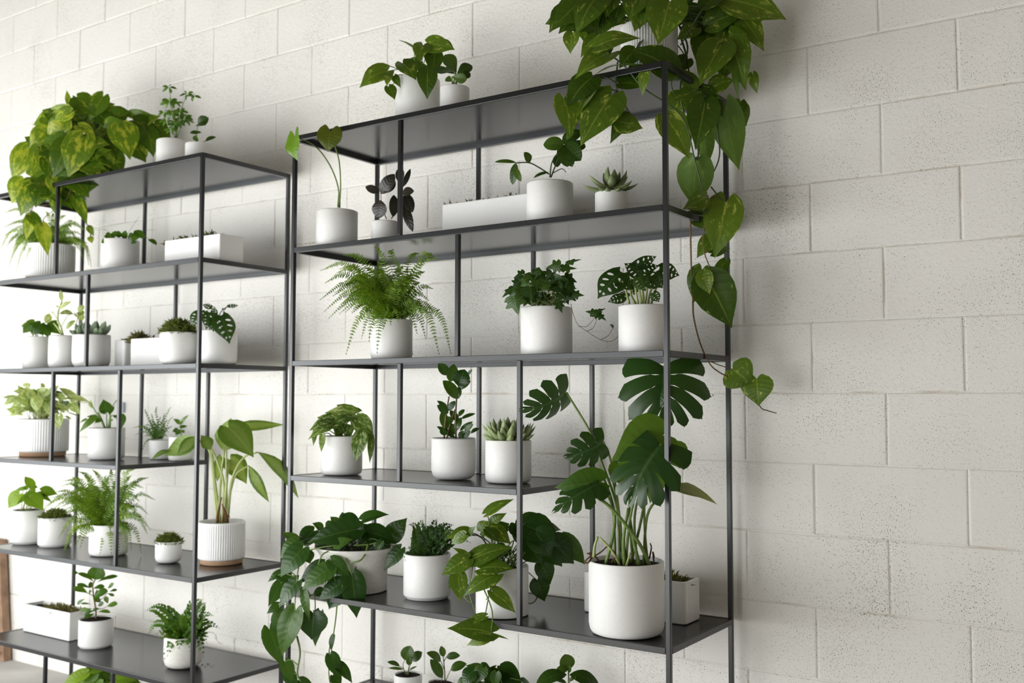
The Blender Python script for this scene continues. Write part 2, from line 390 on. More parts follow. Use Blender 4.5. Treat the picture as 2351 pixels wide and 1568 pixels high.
# ------------------------------------------------------------------ setting
def make_wall():
    c = .2027; x0 = WJX; z0 = WJZ
    mb = MB(); jt = []
    X0, X1 = -6.2, 3.2; zt = 4.1
    i0 = math.floor((FLOOR - z0) / c); i1 = math.ceil((zt - z0) / c)
    for i in range(i0, i1):
        za, zb = z0 + i * c, z0 + (i + 1) * c; za2 = max(za, FLOOR - .02)
        off = x0 + (0 if i % 2 == 0 else c)
        j0 = math.floor((X0 - off) / (2 * c)); j1 = math.ceil((X1 - off) / (2 * c))
        for j in range(j0, j1):
            xa, xb = off + j * 2 * c, off + (j + 1) * 2 * c
            rings = []
            dz = [ru(-.0012, .0012) for _ in range(4)]; dp = ru(-.0006, .0006)
            for ins, dep in ((0, .0030), (.0018, .0026), (.0034, .0008), (.0065, 0)):
                rings.append([(xa + ins + dz[0] * (ins > 0), WALL + dep + dp, za2 + ins), (xb - ins, WALL + dep + dp, za2 + ins + dz[1] * (ins > 0)), (xb - ins + dz[2] * (ins > 0), WALL + dep + dp, zb - ins), (xa + ins, WALL + dep + dp, zb - ins + dz[3] * (ins > 0))])
            vs = [p for r in rings for p in r]; fs = []
            for r in range(3):
                for k in range(4):
                    k2 = (k + 1) % 4; fs.append((r * 4 + k, r * 4 + k2, r * 4 + 4 + k2, r * 4 + 4 + k))
            fs.append((12, 13, 14, 15)); mb.add(vs, fs); jt += [1, 1, 1, 1, .8, .8, .8, .8, 0, 0, 0, 0, 0, 0, 0, 0]
    o = mb.build('wall_back', M['wall'], None, False)
    at = o.data.attributes.new('joint', 'FLOAT', 'POINT'); at.data.foreach_set('value', jt)
    tag(o, kind='structure')
# joint grid read off the mortar lines right of the shelves
_j = at_y(1868, 980, WALL); WJX = _j.x
WJZ = at_y(1855, 901, WALL).z
make_wall()
fl = MB(); n = 40
for i in range(n + 1):
    for j in range(n + 1):
        x = -6.2 + 9.4 * i / n; y = -6.0 + (6.0 + WALL + .03) * j / n
        fl.v.append((x, y, FLOOR)); fl.uv.append((0, 0)); fl.t.append(.5)
for i in range(n):
    for j in range(n): fl.f.append((i * (n + 1) + j, (i + 1) * (n + 1) + j, (i + 1) * (n + 1) + j + 1, i * (n + 1) + j + 1))
tag(fl.build('floor', M['floor']), kind='structure')

# ------------------------------------------------------------------ shelving units
# upright positions along the width, as read on the near unit's front face
UX = {k: at_y(u, v, 0).x for k, (u, v) in {'a': (917.0, 300), 'b': (1048.0, 680), 'c': (915.0, 950), 'd': (1190.5, 950)}.items()}
def shelving(x1, y0, label):
    root = tag(empty('shelving_unit', (x1 - W / 2, y0 + D / 2, FLOOR)), label, 'shelving unit', 'black steel shelving units along the block wall')
    x0 = x1 - W; y1 = y0 + D
    for px in (x0, x1 - T):
        for py in (y0, y1 - T): bbox('post', (px, py, FLOOR), (px + T, py + T, SH[1] - (0.0006)), M['metal'], root)
    dx = x1
    for k in range(1, 7):
        z = SH[k]; xe = x1 if k != 4 else x1 + UX['d'] + T / 2
        e = .0005
        sh = bbox('shelf', (x0 + T + e, y0 + T + e, z - .0035), (xe - T - e, y1 - T - e, z - .0012), M['panel'], root, 0)
        bbox('rail', (x0 + T + e, y0, z - H), (xe - T - e, y0 + T, z), M['metal'], sh)
        bbox('rail', (x0 + T + e, y1 - T, z - H), (xe - T - e, y1, z), M['metal'], sh)
        bbox('rail', (x0, y0 + T + e, z - H), (x0 + T, y1 - T - e, z), M['metal'], sh)
        bbox('rail', (xe - T, y0 + T + e, z - H), (xe, y1 - T - e, z), M['metal'], sh)
    for key, za, zb in (('a', 2, 1), ('b', 3, 2), ('c', 4, 3), ('d', 5, 3), ('c', 7, 6), ('d', 7, 6)):
        lo = SH[za] if za < 7 else FLOOR; hi = SH[zb] - H; cx = x1 + UX[key]
        for py in (y0, y1 - T): bbox('upright', (cx - T / 2, py, lo + .0005), (cx + T / 2, py + T, hi - .0005), M['metal'], root)
shelving(0, 0, 'black steel shelving unit on the right, the nearer one, holding the big monstera')
shelving(LX, LY, 'black steel shelving unit on the left, the farther one, holding a tall silver-marked plant')

# far left: timber post, debris and a switch plate on the wall
mb = MB(); pa, pb = at_y(8, 1500, WALL - .05), at_y(-1, 1268, WALL - .05)
sl = (pb.x - pa.x) / (pb.z - pa.z); vs = []
for z in (FLOOR + .001, pb.z + .06):
    xr = pa.x + sl * (z - pa.z); vs += [(xr - .14, WALL - .05, z), (xr, WALL - .05, z), (xr, WALL - .012, z), (xr - .14, WALL - .012, z)]
mb.add(vs, [(0, 3, 2, 1), (4, 5, 6, 7), (0, 1, 5, 4), (1, 2, 6, 5), (2, 3, 7, 6), (3, 0, 4, 7)])
tag(mb.build('timber_plank', M['wood'], None, False), 'weathered brown timber plank leaning on the block wall at the far left edge', 'plank')
p = at_y(283, 936, WALL)
pl = empty('switch_plate', (p.x, WALL - .006, p.z)); tag(pl, 'small grey metal switch plate on the wall behind the left shelves', 'switch plate')
s_ = pxm(p)
bbox('plate', (p.x - 9 * s_, WALL - .014, p.z - 11.5 * s_), (p.x + 9 * s_, WALL - .0008, p.z + 11.5 * s_), M['plate'], pl, .002)
bbox('knob', (p.x - 2 * s_, WALL - .024, p.z + 3 * s_), (p.x + 2 * s_, WALL - .0143, p.z + 7 * s_), simple('dark_knob', (.05, .055, .06), .4), pl, .001)
# ------------------------------------------------------------------ light
def area(name, loc, target, sx, sy, power, col):
    l = bpy.data.lights.new(name, 'AREA'); l.shape = 'RECTANGLE'; l.size = sx; l.size_y = sy; l.energy = power; l.color = col
    o = bpy.data.objects.new(name, l); COL.objects.link(o); o.location = loc
    o.rotation_euler = (Vector(target) - Vector(loc)).to_track_quat('-Z', 'Y').to_euler()
    return o
area('door_daylight', (-2.8, -2.6, .95), (-2.7, .4, .95), 5.0, 1.4, LP1, (.955, .985, 1.0))
sp = area('daylight_on_floor', (-4.2, -3.5, 4.6), (-4.2, -3.501, 0), 6.6, 2.9, LP4, (1.0, .99, .97)); sp.data.spread = math.radians(24)
area('side_door_daylight', (-6.2, -3.1, 1.22), (-2.2, -1.2, 1.1), 3.0, 2.4, LP3, (.93, .97, 1.0))
area('front_fill_light', (0.4, -6.6, 1.5), (.2, .4, 1.2), 5.0, 2.6, LP2, (1.0, .985, .96))  # added fill lamp behind the camera, lifts the right sides of the pots
wd = bpy.data.worlds.new('world'); SC.world = wd; wd.use_nodes = True
wn = wd.node_tree; bg = wn.nodes['Background']
wt = N(wn, 'ShaderNodeTexCoord'); ws = N(wn, 'ShaderNodeSeparateXYZ'); L(wn, wt.outputs['Generated'], ws.inputs[0])
L(wn, mixc(wn, ramp(wn, mathn(wn, 'MULTIPLY_ADD', ws.outputs[2], .5, .5), [(.46, 0.0), (.60, 1.0)]), (1.0, 1.0, 1.0), (.85, .66, .40)), bg.inputs['Color'])
bg.inputs['Strength'].default_value = WS
SC.view_settings.view_transform = 'Standard'; SC.view_settings.look = 'None'; SC.view_settings.gamma = 1
SC.view_settings.exposure = EXPO
SC.view_settings.use_curve_mapping = False
# ------------------------------------------------------------------ pots
class Pot: pass
def lathe(mb, c, prof, seg=48, flute=0, fdepth=0):
    vs = []; fs = []; k = len(prof)
    for i in range(seg):
        t = 2 * pi * i / seg; m_ = 0
        if flute: m_ = fdepth * (abs(math.sin(t * flute / 2)) - 1)
        for (r, z, *fl) in prof:
            rr = r + (m_ if fl else 0); vs.append((c.x + rr * math.cos(t), c.y + rr * math.sin(t), c.z + z))
    for i in range(seg):
        j = (i + 1) % seg
        for q in range(k - 1): fs.append((i * k + q, j * k + q, j * k + q + 1, i * k + q + 1))
    fs.append(tuple(i * k for i in range(seg - 1, -1, -1)))
    mb.add(vs, fs)
def soil_disc(root, c, r, z, mat, name='soil', bump=.004):
    mb = MB(); n = 24; vs = [(c.x, c.y, c.z + z + bump)]; fs = []
    for q in (1, 2, 3, 4):
        for i in range(n):
            t = 2 * pi * i / n; rr = r * q / 4; vs.append((c.x + rr * math.cos(t), c.y + rr * math.sin(t), c.z + z + ru(0, bump * 1.6) * (q < 4)))
    for i in range(n): fs.append((0, 1 + i, 1 + (i + 1) % n))
    for q in range(3):
        for i in range(n):
            i2 = (i + 1) % n; fs.append((1 + q * n + i, 1 + q * n + n + i, 1 + q * n + n + i2, 1 + q * n + i2))
    mb.add(vs, fs); return mb.build(name, mat, root)
def pot(name, label, ul, ur, vt, shelf, vb=None, y=None, kind='cyl', mat='white', cat='potted plant', soil='soil', unit='R', fill=.014, zs=None):
    """a pot whose outline spans columns ul..ur with its front rim at row vt; stands on the given shelf"""
    o = Pot(); zs = SH[shelf] if zs is None else zs; uc = (ul + ur) / 2
    if unit == 'L' and y is not None: y += LY
    rb_f = {'cyl': .84, 'rim': .84, 'foot': .93, 'rib': .93, 'flare': .72, 'str': .97}[kind]
    if y is None:
        P0 = at_z(uc, vb, zs); dh = CAM - P0; dh.z = 0; dh.normalize()
        r = (ur - ul) / 2 * pxm(P0)
        r = (ur - ul) / 2 * pxm(P0 - dh * r); c = P0 - dh * (r * rb_f)
    else:
        c = at_y(uc, vt + (ur - ul) * .5, y); c.z = zs; r = (ur - ul) / 2 * pxm(Vector((c.x, c.y, (vt and c.z))))
        dh = CAM - c; dh.z = 0; dh.normalize()
    c.z = zs + .0006
    Pf = c + dh * r; q = ray(uc, vt); tt = (Pf - CAM).dot(dh) / q.dot(dh); h = (CAM + q * tt).z - c.z
    o.c = c; o.r = r; o.h = h; o.top = Vector((c.x, c.y, c.z + h - fill)); o.d = depth(Vector((c.x, c.y, c.z + h))); o.dh = dh
    root = empty(name, c); tag(root, label, cat); o.root = root
    mb = MB(); th = min(.006, r * .1)
    if kind in ('cyl', 'str'):
        b = .14 * r if kind == 'cyl' else .03 * r
        pr = [(0.001, 0), (r - 1.15 * b, 0), (r - .55 * b, .28 * b), (r - .2 * b, .85 * b), (r, 1.9 * b), (r, h * .5), (r, h - .003), (r - th * .25, h - .0008), (r - th * .5, h), (r - th * .8, h - .001), (r - th, h - .003), (r - th, h - fill - .02)]
        lathe(mb, c, pr)
    elif kind == 'rim':
        b = .3 * r
        pr = [(0.001, 0), (r * .62, 0), (r * .78, .1 * b), (r * .93, .55 * b), (r, 1.25 * b), (r * 1.01, h * .55), (r * .995, h - .004), (r - th * .4, h), (r - th, h - .004), (r - th, h - fill - .02)]
        lathe(mb, c, pr)
    elif kind == 'foot':
        pr = [(0.001, 0), (r * .90, 0), (r * .91, h * .045), (r * .985, h * .06), (r, h * .085), (r, h * .5), (r, h - .003), (r - th * .5, h), (r - th, h - .003), (r - th, h - fill - .02)]
        lathe(mb, c, pr)
    elif kind == 'flare':
        pr = [(0.001, 0), (r * .74, 0), (r * .755, h * .02), (r * .75, h * .2), (r * .76, h * .45), (r * .81, h * .68), (r * .9, h * .87), (r * .99, h * .97), (r, h - .002), (r - .004, h), (r - .010, h - .004), (r * .82, h * .78), (r * .76, h * .55)]
        lathe(mb, c, pr)
    if kind == 'rib':
        bz = h * .115
        pr = [(r * .90, bz - .001), (r * .955, bz), (r * .985, bz + h * .02), (r, bz + h * .045, 1), (r, h * .5, 1), (r, h * .93, 1), (r, h * .955), (r * 1.0, h - .003), (r - th * .5, h), (r - th, h - .003), (r - th, h - fill - .02)]
        lathe(mb, c, pr, 62 * 4, 62, .0035)
        o.pot = mb.build('pot', M[mat], root)
        m2 = MB(); lathe(m2, c, [(0.001, 0), (r * .885, 0), (r * .90, bz * .1), (r * .905, bz * .95), (r * .90, bz)])
        tag(m2.build('pot_base', M['tan'], root), 'unglazed tan clay base')
    else:
        o.pot = mb.build('pot', M[mat], root)
    ri = r - th if kind != 'flare' else r * .84
    if soil: soil_disc(root, c, ri, h - fill if kind != 'flare' else h * .8, M[soil])
    o.name = name; o.lv = {}; o.fr = (0, 0, 1.0); o.one = True
    return o
def planter(name, label, x0, x1, y0, y1, zs, h, mat='white', soil='soil', cat='planter', th=.006, rad=.004):
    """rectangular planter, walls and hollow"""
    o = Pot(); c = Vector(((x0 + x1) / 2, (y0 + y1) / 2, zs + .0006)); root = tag(empty(name, c), label, cat)
    bm = bmesh.new()
    def rect(ins, z, rr):
        vs = []
        for (cx, cy, a0) in ((x1 - ins - rr, y1 - ins - rr, 0), (x0 + ins + rr, y1 - ins - rr, 90), (x0 + ins + rr, y0 + ins + rr, 180), (x1 - ins - rr, y0 + ins + rr, 270)):
            for q in range(5):
                t = math.radians(a0 + q * 22.5); vs.append(bm.verts.new((cx + rr * math.cos(t), cy + rr * math.sin(t), c.z + z)))
        return vs
    rs = [rect(.002, 0, rad), rect(0, .003, rad), rect(0, h - .002, rad), rect(.0015, h, rad), rect(th - .001, h, rad * .6), rect(th, h - .002, rad * .6), rect(th, h * .35, rad * .6)]
    for a, b in zip(rs, rs[1:]):
        for i in range(20): bm.faces.new((a[i], a[(i + 1) % 20], b[(i + 1) % 20], b[i]))
    bm.faces.new(rs[0][::-1]); bm.verts.index_update()
    mb = MB(); mb.add([tuple(v.co) for v in bm.verts], [tuple(v.index for v in f.verts) for f in bm.faces]); bm.free()
    o.pot = mb.build('pot', M[mat], root, False)
    m2 = MB(); n = 14; zz = c.z + h - .014
    for i in range(n + 1):
        for j in range(5):
            m2.v.append((x0 + th + (x1 - x0 - 2 * th) * i / n, y0 + th + (y1 - y0 - 2 * th) * j / 4, zz + ru(-.004, .003))); m2.uv.append((.5, .5)); m2.t.append(.5)
    for i in range(n):
        for j in range(4): m2.f.append((i * 5 + j, i * 5 + 5 + j, i * 5 + 6 + j, i * 5 + 1 + j))
    m2.build('soil', M[soil], root)
    o.c = c; o.root = root; o.x0, o.x1, o.y0, o.y1 = x0, x1, y0, y1; o.top = Vector((c.x, c.y, zz)); o.h = h; o.d = depth(o.top); o.r = (y1 - y0) / 2; o.fr = (0, 0, 1.0); o.lv = {}
    return o
# ------------------------------------------------------------------ plant helpers (coordinates are read on enlargements: origin x, y and scale)
def FR(o, x, y, s): o.fr = (x, y, s)
def PP(o, u, v, dd=0):
    x, y, s = o.fr; return clampw(at_d(x + u / s, y + v / s, o.d + dd))
def WPX(o, w, dd=0): return w / o.fr[2] * (o.d + dd) / F_PX
def soilpt(o, f=.5):
    a = ru(0, 2 * pi); r = o.r * f * math.sqrt(rnd()); return o.top + Vector((r * math.cos(a), r * math.sin(a), -.004))
def blades(o, rows, mat, kind='heart', name='foliage', dd=(-.03, .03), pet=.0015, smat='stem', roll=22, bend=.12, fold=.2, wave=.03, tint=None, sep=False, extra=(), tdd=.03, src=None, wf=1.12, mb=None):
    """rows: stalk point u,v, tip u,v, width, [depth offset of stalk point, of tip, roll]"""
    lm = mb or MB(); sm = MB(); few = len(list(rows)) <= 14
    for r in list(rows):
        d0 = r[5] if len(r) > 5 else ru(*dd); d1 = r[6] if len(r) > 6 else d0 + ru(-tdd, tdd * .6)
        rl = r[7] if len(r) > 7 else ru(-roll, roll)
        B = PP(o, r[0], r[1], d0); Tp = PP(o, r[2], r[3], d1); w = WPX(o, r[4], d0) * wf
        k = r[8] if len(r) > 8 else kind; tn = r[9] if len(r) > 9 else tint
        one = MB() if sep else lm
        bd = bend * ru(.6, 1.3)
        if k == 'split': split_leaf(one, B, Tp, w, 5, .36, roll=math.radians(rl), bend=bd, tint=tn)
        elif k == 'holes': split_leaf(one, B, Tp, w, 5, .4, roll=math.radians(rl), bend=bd, tint=tn, holes=True)
        elif k == 'ivy': ivy_leaf(one, B, Tp, w, roll=math.radians(rl), tint=tn)
        else: leaf(one, B, Tp, w, k, roll=math.radians(rl), bend=bd, fold=fold * ru(.6, 1.4), wave=wave, tint=tn)
        if sep: one.build('leaf', M[mat], o.root)
        if pet:
            if src is None and (B - o.top).length > .2 and B.z < o.top.z - .02:
                o.pend = getattr(o, 'pend', []) + [(B, (B - Tp).normalized(), pet)]; continue
            S = soilpt(o) if src is None else PP(o, src[0] + ru(-1, 1) * src[2], src[1], ru(-.02, .02))
            mid = S.lerp(B, .55) + UPZ * (.18 * (B - S).length)
            if few: sm = MB()
            tube(sm, spline([S, mid, B], 7), pet * 1.15, pet * .8, 5, .5)
            if few: sm.build('petiole', M[smat], o.root); sm = MB()
    o.sm = sm
    if not sep and mb is None: lm.build(name, M[mat], o.root)
    if sm.v: sm.build('petiole_cluster', M[smat], o.root)
def stems(o, lines, mat='stem', name='stem', r=.002, r1=None, dd=0, sides=6):
    """lines: lists of (u, v[, depth offset]); every stalk, vine or root is a part of its own"""
    allp = []; mbs = []
    for ln in lines:
        rr = r
        if isinstance(ln, tuple): rr, ln = ln
        pts = [PP(o, p[0], p[1], p[2] if len(p) > 2 else dd) for p in ln]
        sp = spline(pts, max(6, 5 * (len(pts) - 1))); mb = MB(); mbs.append((sp, mb))
        tube(mb, sp, rr, rr * .7 if r1 is None else r1, sides)
    if name == 'vine' and getattr(o, 'pend', None):
        rest = []
        for B, ax, pt in o.pend:      # leaf stalks reach for the nearest point of a vine
            dist, q, mb = min((((p - B).length, p, m_) for sp, m_ in mbs for p in sp), key=lambda t: t[0])
            if dist < .085: tube(mb, spline([B, B.lerp(q, .45) + UPZ * .006 + ax * .006, q], 6), pt * .8, pt, 5)
            else: rest.append((B, ax, pt))
        o.pend = rest
    for sp, mb in mbs: mb.build(name, M[mat], o.root)
def cloud(n, cu, cv, ru_, rv, size, asp=.62, dd=(-.05, .08), out=.7, org=None):
    """n blade rows scattered in an ellipse, pointing away from its middle and drooping"""
    rows = []
    for _ in range(n):
        a = ru(0, 2 * pi); q = math.sqrt(rnd()); x = cu + ru_ * q * math.cos(a); y = cv + rv * q * math.sin(a)
        L_ = size * ru(.7, 1.2); b = math.atan2(y - cv + .35 * rv, x - cu) * 1.0 + ru(-.8, .8)
        rows.append((x - .4 * L_ * math.cos(b), y - .4 * L_ * math.sin(b), x + .6 * L_ * math.cos(b), y + .6 * L_ * math.sin(b), L_ * asp * ru(.85, 1.15), ru(*dd)))
    return rows
def ferny(o, org, tips, mat, wpx, step, kind=0, jit=.03, name='foliage', extra=0, ext=None, arch=.25, spread=10, ends=(.25, .08), rw=.0009, dd=(-.08, .08), zmax=99):
    mb = MB(); O = PP(o, *org)
    tips = [t if len(t) > 2 else (t[0], t[1], ru(*dd)) for t in tips]
    if extra:
        cu, cv, a, b = ext
        for _ in range(extra):
            t = ru(0, 2 * pi); q = ru(.3, 1.0); tips.append((cu + a * q * math.cos(t), cv + b * q * math.sin(t), ru(*dd)))
    for t in tips:
        Tp = PP(o, t[0], t[1], t[2]); S = O + Vector((ru(-1, 1), ru(-1, 1), 0)) * (o.r * .35)
        v = Tp - S; l = v.length
        hor = Vector((v.x, v.y, 0)).length
        mid = S + v * .5 + UPZ * (arch * hor + (.30 * max(0, -v.z) + .02 * l)) 
        if v.z < 0: mid += Vector((v.x, v.y, 0)) * .18
        sd_ = v.cross(UPZ); sd_ = sd_.normalized() * (l * ru(-.07, .07)) if sd_.length > 1e-5 else Vector((0, 0, 0))
        pth = spline([S, S.lerp(mid, .6) + UPZ * (.05 * l) + sd_, mid.lerp(Tp, .35) + UPZ * (.10 * l) - sd_ * .6, Tp], 16)
        for p in pth: p.z = min(p.z, zmax - .02 * rnd() if p.z > zmax else 99)
        frond(mb, pth, WPX(o, wpx * ru(.8, 1.15)), step * ru(.9, 1.1), kind, ends=ends, rw=rw)
    mb.build(name, M[mat], o.root)
def mossy(o, cx, cy, cz, rx, ry, hz, n, mat='moss', ln=.012, name='moss'):
    mb = MB()
    seg = 14; vs = [(cx, cy, cz + hz)]; fs = []
    for q in (1, 2, 3, 4):
        for i in range(seg):
            t = 2 * pi * i / seg; k = q / 4; vs.append((cx + rx * k * math.cos(t) * ru(.93, 1.02), cy + ry * k * math.sin(t) * ru(.93, 1.02), cz + hz * (1 - k ** 2.2) * ru(.85, 1.05)))
    for i in range(seg): fs.append((0, 1 + i, 1 + (i + 1) % seg))
    for q in range(3):
        for i in range(seg):
            i2 = (i + 1) % seg; fs.append((1 + q * seg + i, 1 + (q + 1) * seg + i, 1 + (q + 1) * seg + i2, 1 + q * seg + i2))
    mb.add([Vector(v) for v in vs], fs, None, .1)
    for _ in range(n):
        t = ru(0, 2 * pi); k = math.sqrt(rnd()); p = Vector((cx + rx * k * math.cos(t), cy + ry * k * math.sin(t), cz + hz * (1 - k ** 2.2)))
        d = Vector((k * math.cos(t) + ru(-.7, .7), k * math.sin(t) + ru(-.7, .7), ru(.1, 1.1))).normalized(); l = ln * ru(.5, 1.4)
        s = d.orthogonal().normalized() * (l * .09); q = p + d * l * .55 + Vector((ru(-1, 1), ru(-1, 1), ru(-.5, .5))) * l * .25; e = q + (d + Vector((ru(-1, 1), ru(-1, 1), ru(-1, .3))) * .8).normalized() * l * .5
        mb.add([p - s, p + s, q + s, q - s, e], [(0, 1, 2, 3), (3, 2, 4)], None, rnd())
    mb.build(name, M[mat], o.root)
def rosette(o, c, R, rings, mat, th=.42, name='rosette', jit=.12):
    mb = MB()
    for k, (n, el, rf, wf) in enumerate(rings):
        for i in range(n):
            t = 2 * pi * (i + .5 * (k % 2)) / n + ru(-jit, jit); e = math.radians(el + ru(-7, 7)); L_ = R * rf * ru(.9, 1.08)
            d = Vector((math.cos(t) * math.cos(e), math.sin(t) * math.cos(e), math.sin(e))); B = c + Vector((math.cos(t), math.sin(t), 0)) * (R * .07)
            nn = Vector((-math.cos(t) * math.sin(e), -math.sin(t) * math.sin(e), math.cos(e)))
            fat_leaf(mb, B, B + d * L_, L_ * wf, th, nn)
    mb.build(name, M[mat], o.root)
# ================================================================== nearer unit
# ---- top shelf
A = (620, 60, 2.903)
o = pot('potted_pothos', 'taller white pot of broad heart leaves, of the pair atop the right shelves', 908, 1010, 168, 1, y=.20, kind='str')
FR(o, *A)
blades(o, [(782, 300, 595, 412, 150, -.07, -.09, 12), (790, 405, 832, 492, 75, -.08, -.08), (830, 335, 872, 412, 48, -.06, -.07), (885, 248, 975, 362, 130, -.09, -.12, -8), (1050, 298, 1048, 490, 125, -.11, -.13, 5, 'heart', .05),
  (1042, 292, 925, 265, 74, -.03, -.04), (1020, 128, 985, 238, 108, -.02, -.05, 5), (1055, 118, 1232, 155, 120, -.01, -.03, 12), (962, 152, 850, 92, 38, 0, 0, 40), (1060, 170, 1130, 250, 100, .02, .02), (1000, 232, 880, 252, 55), (1100, 182, 1080, 330, 110, 0, -.02, 0, 'heart', .1), (1150, 110, 1230, 160, 60, .02, .03), (800, 340, 780, 400, 60, -.07, -.08, 40), (1000, 250, 960, 300, 90, .02, 0)], 'pothos', pet=.0016)
stems(o, [[(765, 288, -.07), (800, 268, -.07), (850, 285, -.05), (960, 320, 0)]], r=.0018)
o = pot('potted_peperomia', 'smaller white pot with thick rounded leaves, of the pair atop the right shelves', 1010, 1078, 192, 1, y=.17, kind='str')
FR(o, *A)
blades(o, [(1228, 302, 1097, 302, 78, -.03, -.05, 20), (1240, 308, 1165, 190, 98, 0, -.01, 10), (1245, 330, 1348, 264, 92, -.01, -.01, -15, 'obov', .05), (1270, 345, 1336, 315, 60, -.03, -.03, 0, 'obov', .1), (1212, 338, 1312, 356, 62, -.05, -.06, 30, 'obov', .95), (1215, 370, 1172, 345, 42), (1240, 320, 1175, 270, 70, .03, .03, 0, 'obov', .1)], 'peper', 'obov', pet=.0022)
# large trailing pothos at the corner
A = (1100, 0, 2.8)
o = pot('trailing_pothos', 'large pothos in ribbed white pot atop the right shelves, vines hanging past their corner', 1425, 1556, 38, 1, y=.19, kind='rib', mat='white')
FR(o, *A)
blades(o, [(660, 5, 460, 200, 165, -.14, -.17), (765, -25, 622, 225, 195, -.15, -.18, 5), (862, -25, 815, 115, 115, -.14, -.15), (1020, -20, 960, 132, 155, -.14, -.17), (1085, 58, 1062, 165, 78, -.15, -.16, 20), (1225, 12, 1150, 292, 240, -.16, -.2, 0), (1600, 0, 1978, 128, 215, -.08, -.08, 5),
  (1440, 42, 1590, -35, 125, -.1, -.1), (1690, 118, 1832, 330, 150, -.06, -.07), (1600, 232, 1715, 585, 190, -.07, -.1), (1560, 290, 1418, 552, 215, -.1, -.14, 5), (1650, 395, 1672, 655, 48, -.09, -.1, 30), (1760, 478, 1787, 602, 62, -.05, -.05), (1500, 555, 1640, 515, 110, -.05, -.05),
  (742, 305, 1038, 246, 155, -.17, -.2, -15, 'heart', .8), (845, 345, 613, 512, 165, -.17, -.2, 15, 'heart', .9), (602, 212, 587, 348, 100, -.13, -.14), (730, 172, 545, 200, 95, -.13, -.13), (745, 240, 652, 372, 84, -.14, -.15), (1242, 458, 955, 318, 215, -.17, -.17, 8, 'heart', .1), (1005, 430, 715, 502, 95, -.18, -.2, 50), (1070, 458, 1050, 622, 72, -.2, -.2, 15, 'heart', .9), (900, 535, 1062, 560, 95, -.14, -.14, 0, 'heart', .05),
  (722, 505, 565, 692, 180, -.17, -.19), (735, 598, 620, 772, 105, -.19, -.2, 45, 'heart', .9), (545, 640, 582, 895, 165, -.18, -.2, -20, 'heart', .8), (850, 622, 650, 942, 250, -.19, -.22, 5), (892, 782, 1052, 826, 140, -.18, -.18, 10), (930, 742, 842, 925, 90, -.17, -.17, -20), (1302, 612, 1232, 765, 155, -.05, -.05, 0, 'heart', .8), (1452, 658, 1390, 965, 190, -.12, -.15), (1585, 680, 1672, 1095, 195, -.1, -.1, 178, 'heart', .9), (1205, 758, 1352, 1022, 195, -.12, -.13), (1450, 828, 1466, 1080, 115, -.05, -.05, 175, 'heart', .8), (1680, 655, 1640, 785, 90, -.04, -.04), (1688, 678, 1717, 815, 84, -.03, -.03),
  (1400, 1032, 1378, 1335, 215, -.12, -.12, 172, 'heart', .9), (1452, 1270, 1308, 1346, 115, -.13, -.14, -30, 'heart', .9), (1588, 1298, 1515, 1660, 225, -.1, -.12, -5), (1450, 1380, 1288, 1395, 95, -.08, -.08, 30), (1380, 1388, 1452, 1475, 95, -.08, -.08),
  (1330, 60, 1420, 180, 150, -.02, -.02, 0, 'heart', .1), (1500, 140, 1380, 240, 150, -.02, -.02, 0, 'heart', .1), (1550, 70, 1640, 180, 160, -.05, -.05, 0, 'heart', .2), (1480, 210, 1400, 420, 180, -.02, -.03, 0, 'heart', .1), (1620, 330, 1560, 520, 170, -.03, -.03, 0, 'heart', .1), (900, 40, 860, 180, 110, -.1, -.1, 0, 'heart', .1), (830, 110, 760, 240, 120, -.1, -.1, 0, 'heart', .3), (1000, 330, 900, 440, 130, -.1, -.1, 0, 'heart', .0), (1180, 330, 1120, 470, 140, -.1, -.1, 0, 'heart', .05), (1340, 380, 1260, 470, 110, -.03, -.03, 0, 'heart', 0), (960, 450, 1040, 560, 130, -.12, -.12, 0, 'heart', .05)]
  + [(r[0], r[1] - 130, r[2], r[3] - 120, r[4]) for r in cloud(18, 1200, 0, 480, 80, 210, .68, (-.08, .08))] + cloud(14, 700, 110, 190, 100, 190, .68, (-.1, 0)) + cloud(16, 1520, 170, 200, 130, 200, .68, (-.06, .03)) + cloud(8, 1050, 60, 120, 60, 180, .68, (-.12, -.06)) + cloud(10, 1450, 600, 130, 150, 170, .66, (-.1, -.02)), 'pothos', pet=.0019, smat='stem_d', roll=15)
FR(o, 1000, 480, 2.766)
blades(o, [(1748, 185, 1658, 312, 95), (1755, 282, 1872, 250, 95), (1842, 338, 1778, 525, 105, -.06, -.06, 30, 'heart', .1), (1692, 385, 1640, 595, 140), (1700, 408, 1742, 542, 105, -.14, -.15, 15, 'heart', 1.0), (1722, 438, 1882, 758, 245, -.13, -.14, 5, 'heart', .1), (1888, 1018, 2015, 1120, 205, -.07, -.09, 20, 'heart', .75), (2040, 1078, 2052, 1252, 185, -.09, -.1, 8, 'heart', .7), (1760, 1180, 1765, 1190, 6)], 'pothos', name='foliage', dd=(-.12, -.09), pet=0, roll=12)
stems(o, [(.0030, [(1625, -90, -.1), (1618, 60, -.1), (1624, 370, -.11), (1634, 590, -.11)]), (.0026, [(1634, 590, -.11), (1640, 690, -.11), (1680, 850, -.1), (1740, 980, -.09), (1800, 1035, -.08), (1880, 1075, -.07)]), (.0016, [(1740, 965, -.09), (1800, 990, -.08), (1890, 1018, -.07)]), (.002, [(2010, 1110, -.08), (2060, 1252, -.08), (2110, 1280, -.08), (2165, 1296, -.08)]), (.002, [(1725, -60, -.1), (1700, 230, -.11), (1745, 385, -.11), (1722, 440, -.12)])], 'stem_b', 'vine')
FR(o, *A)
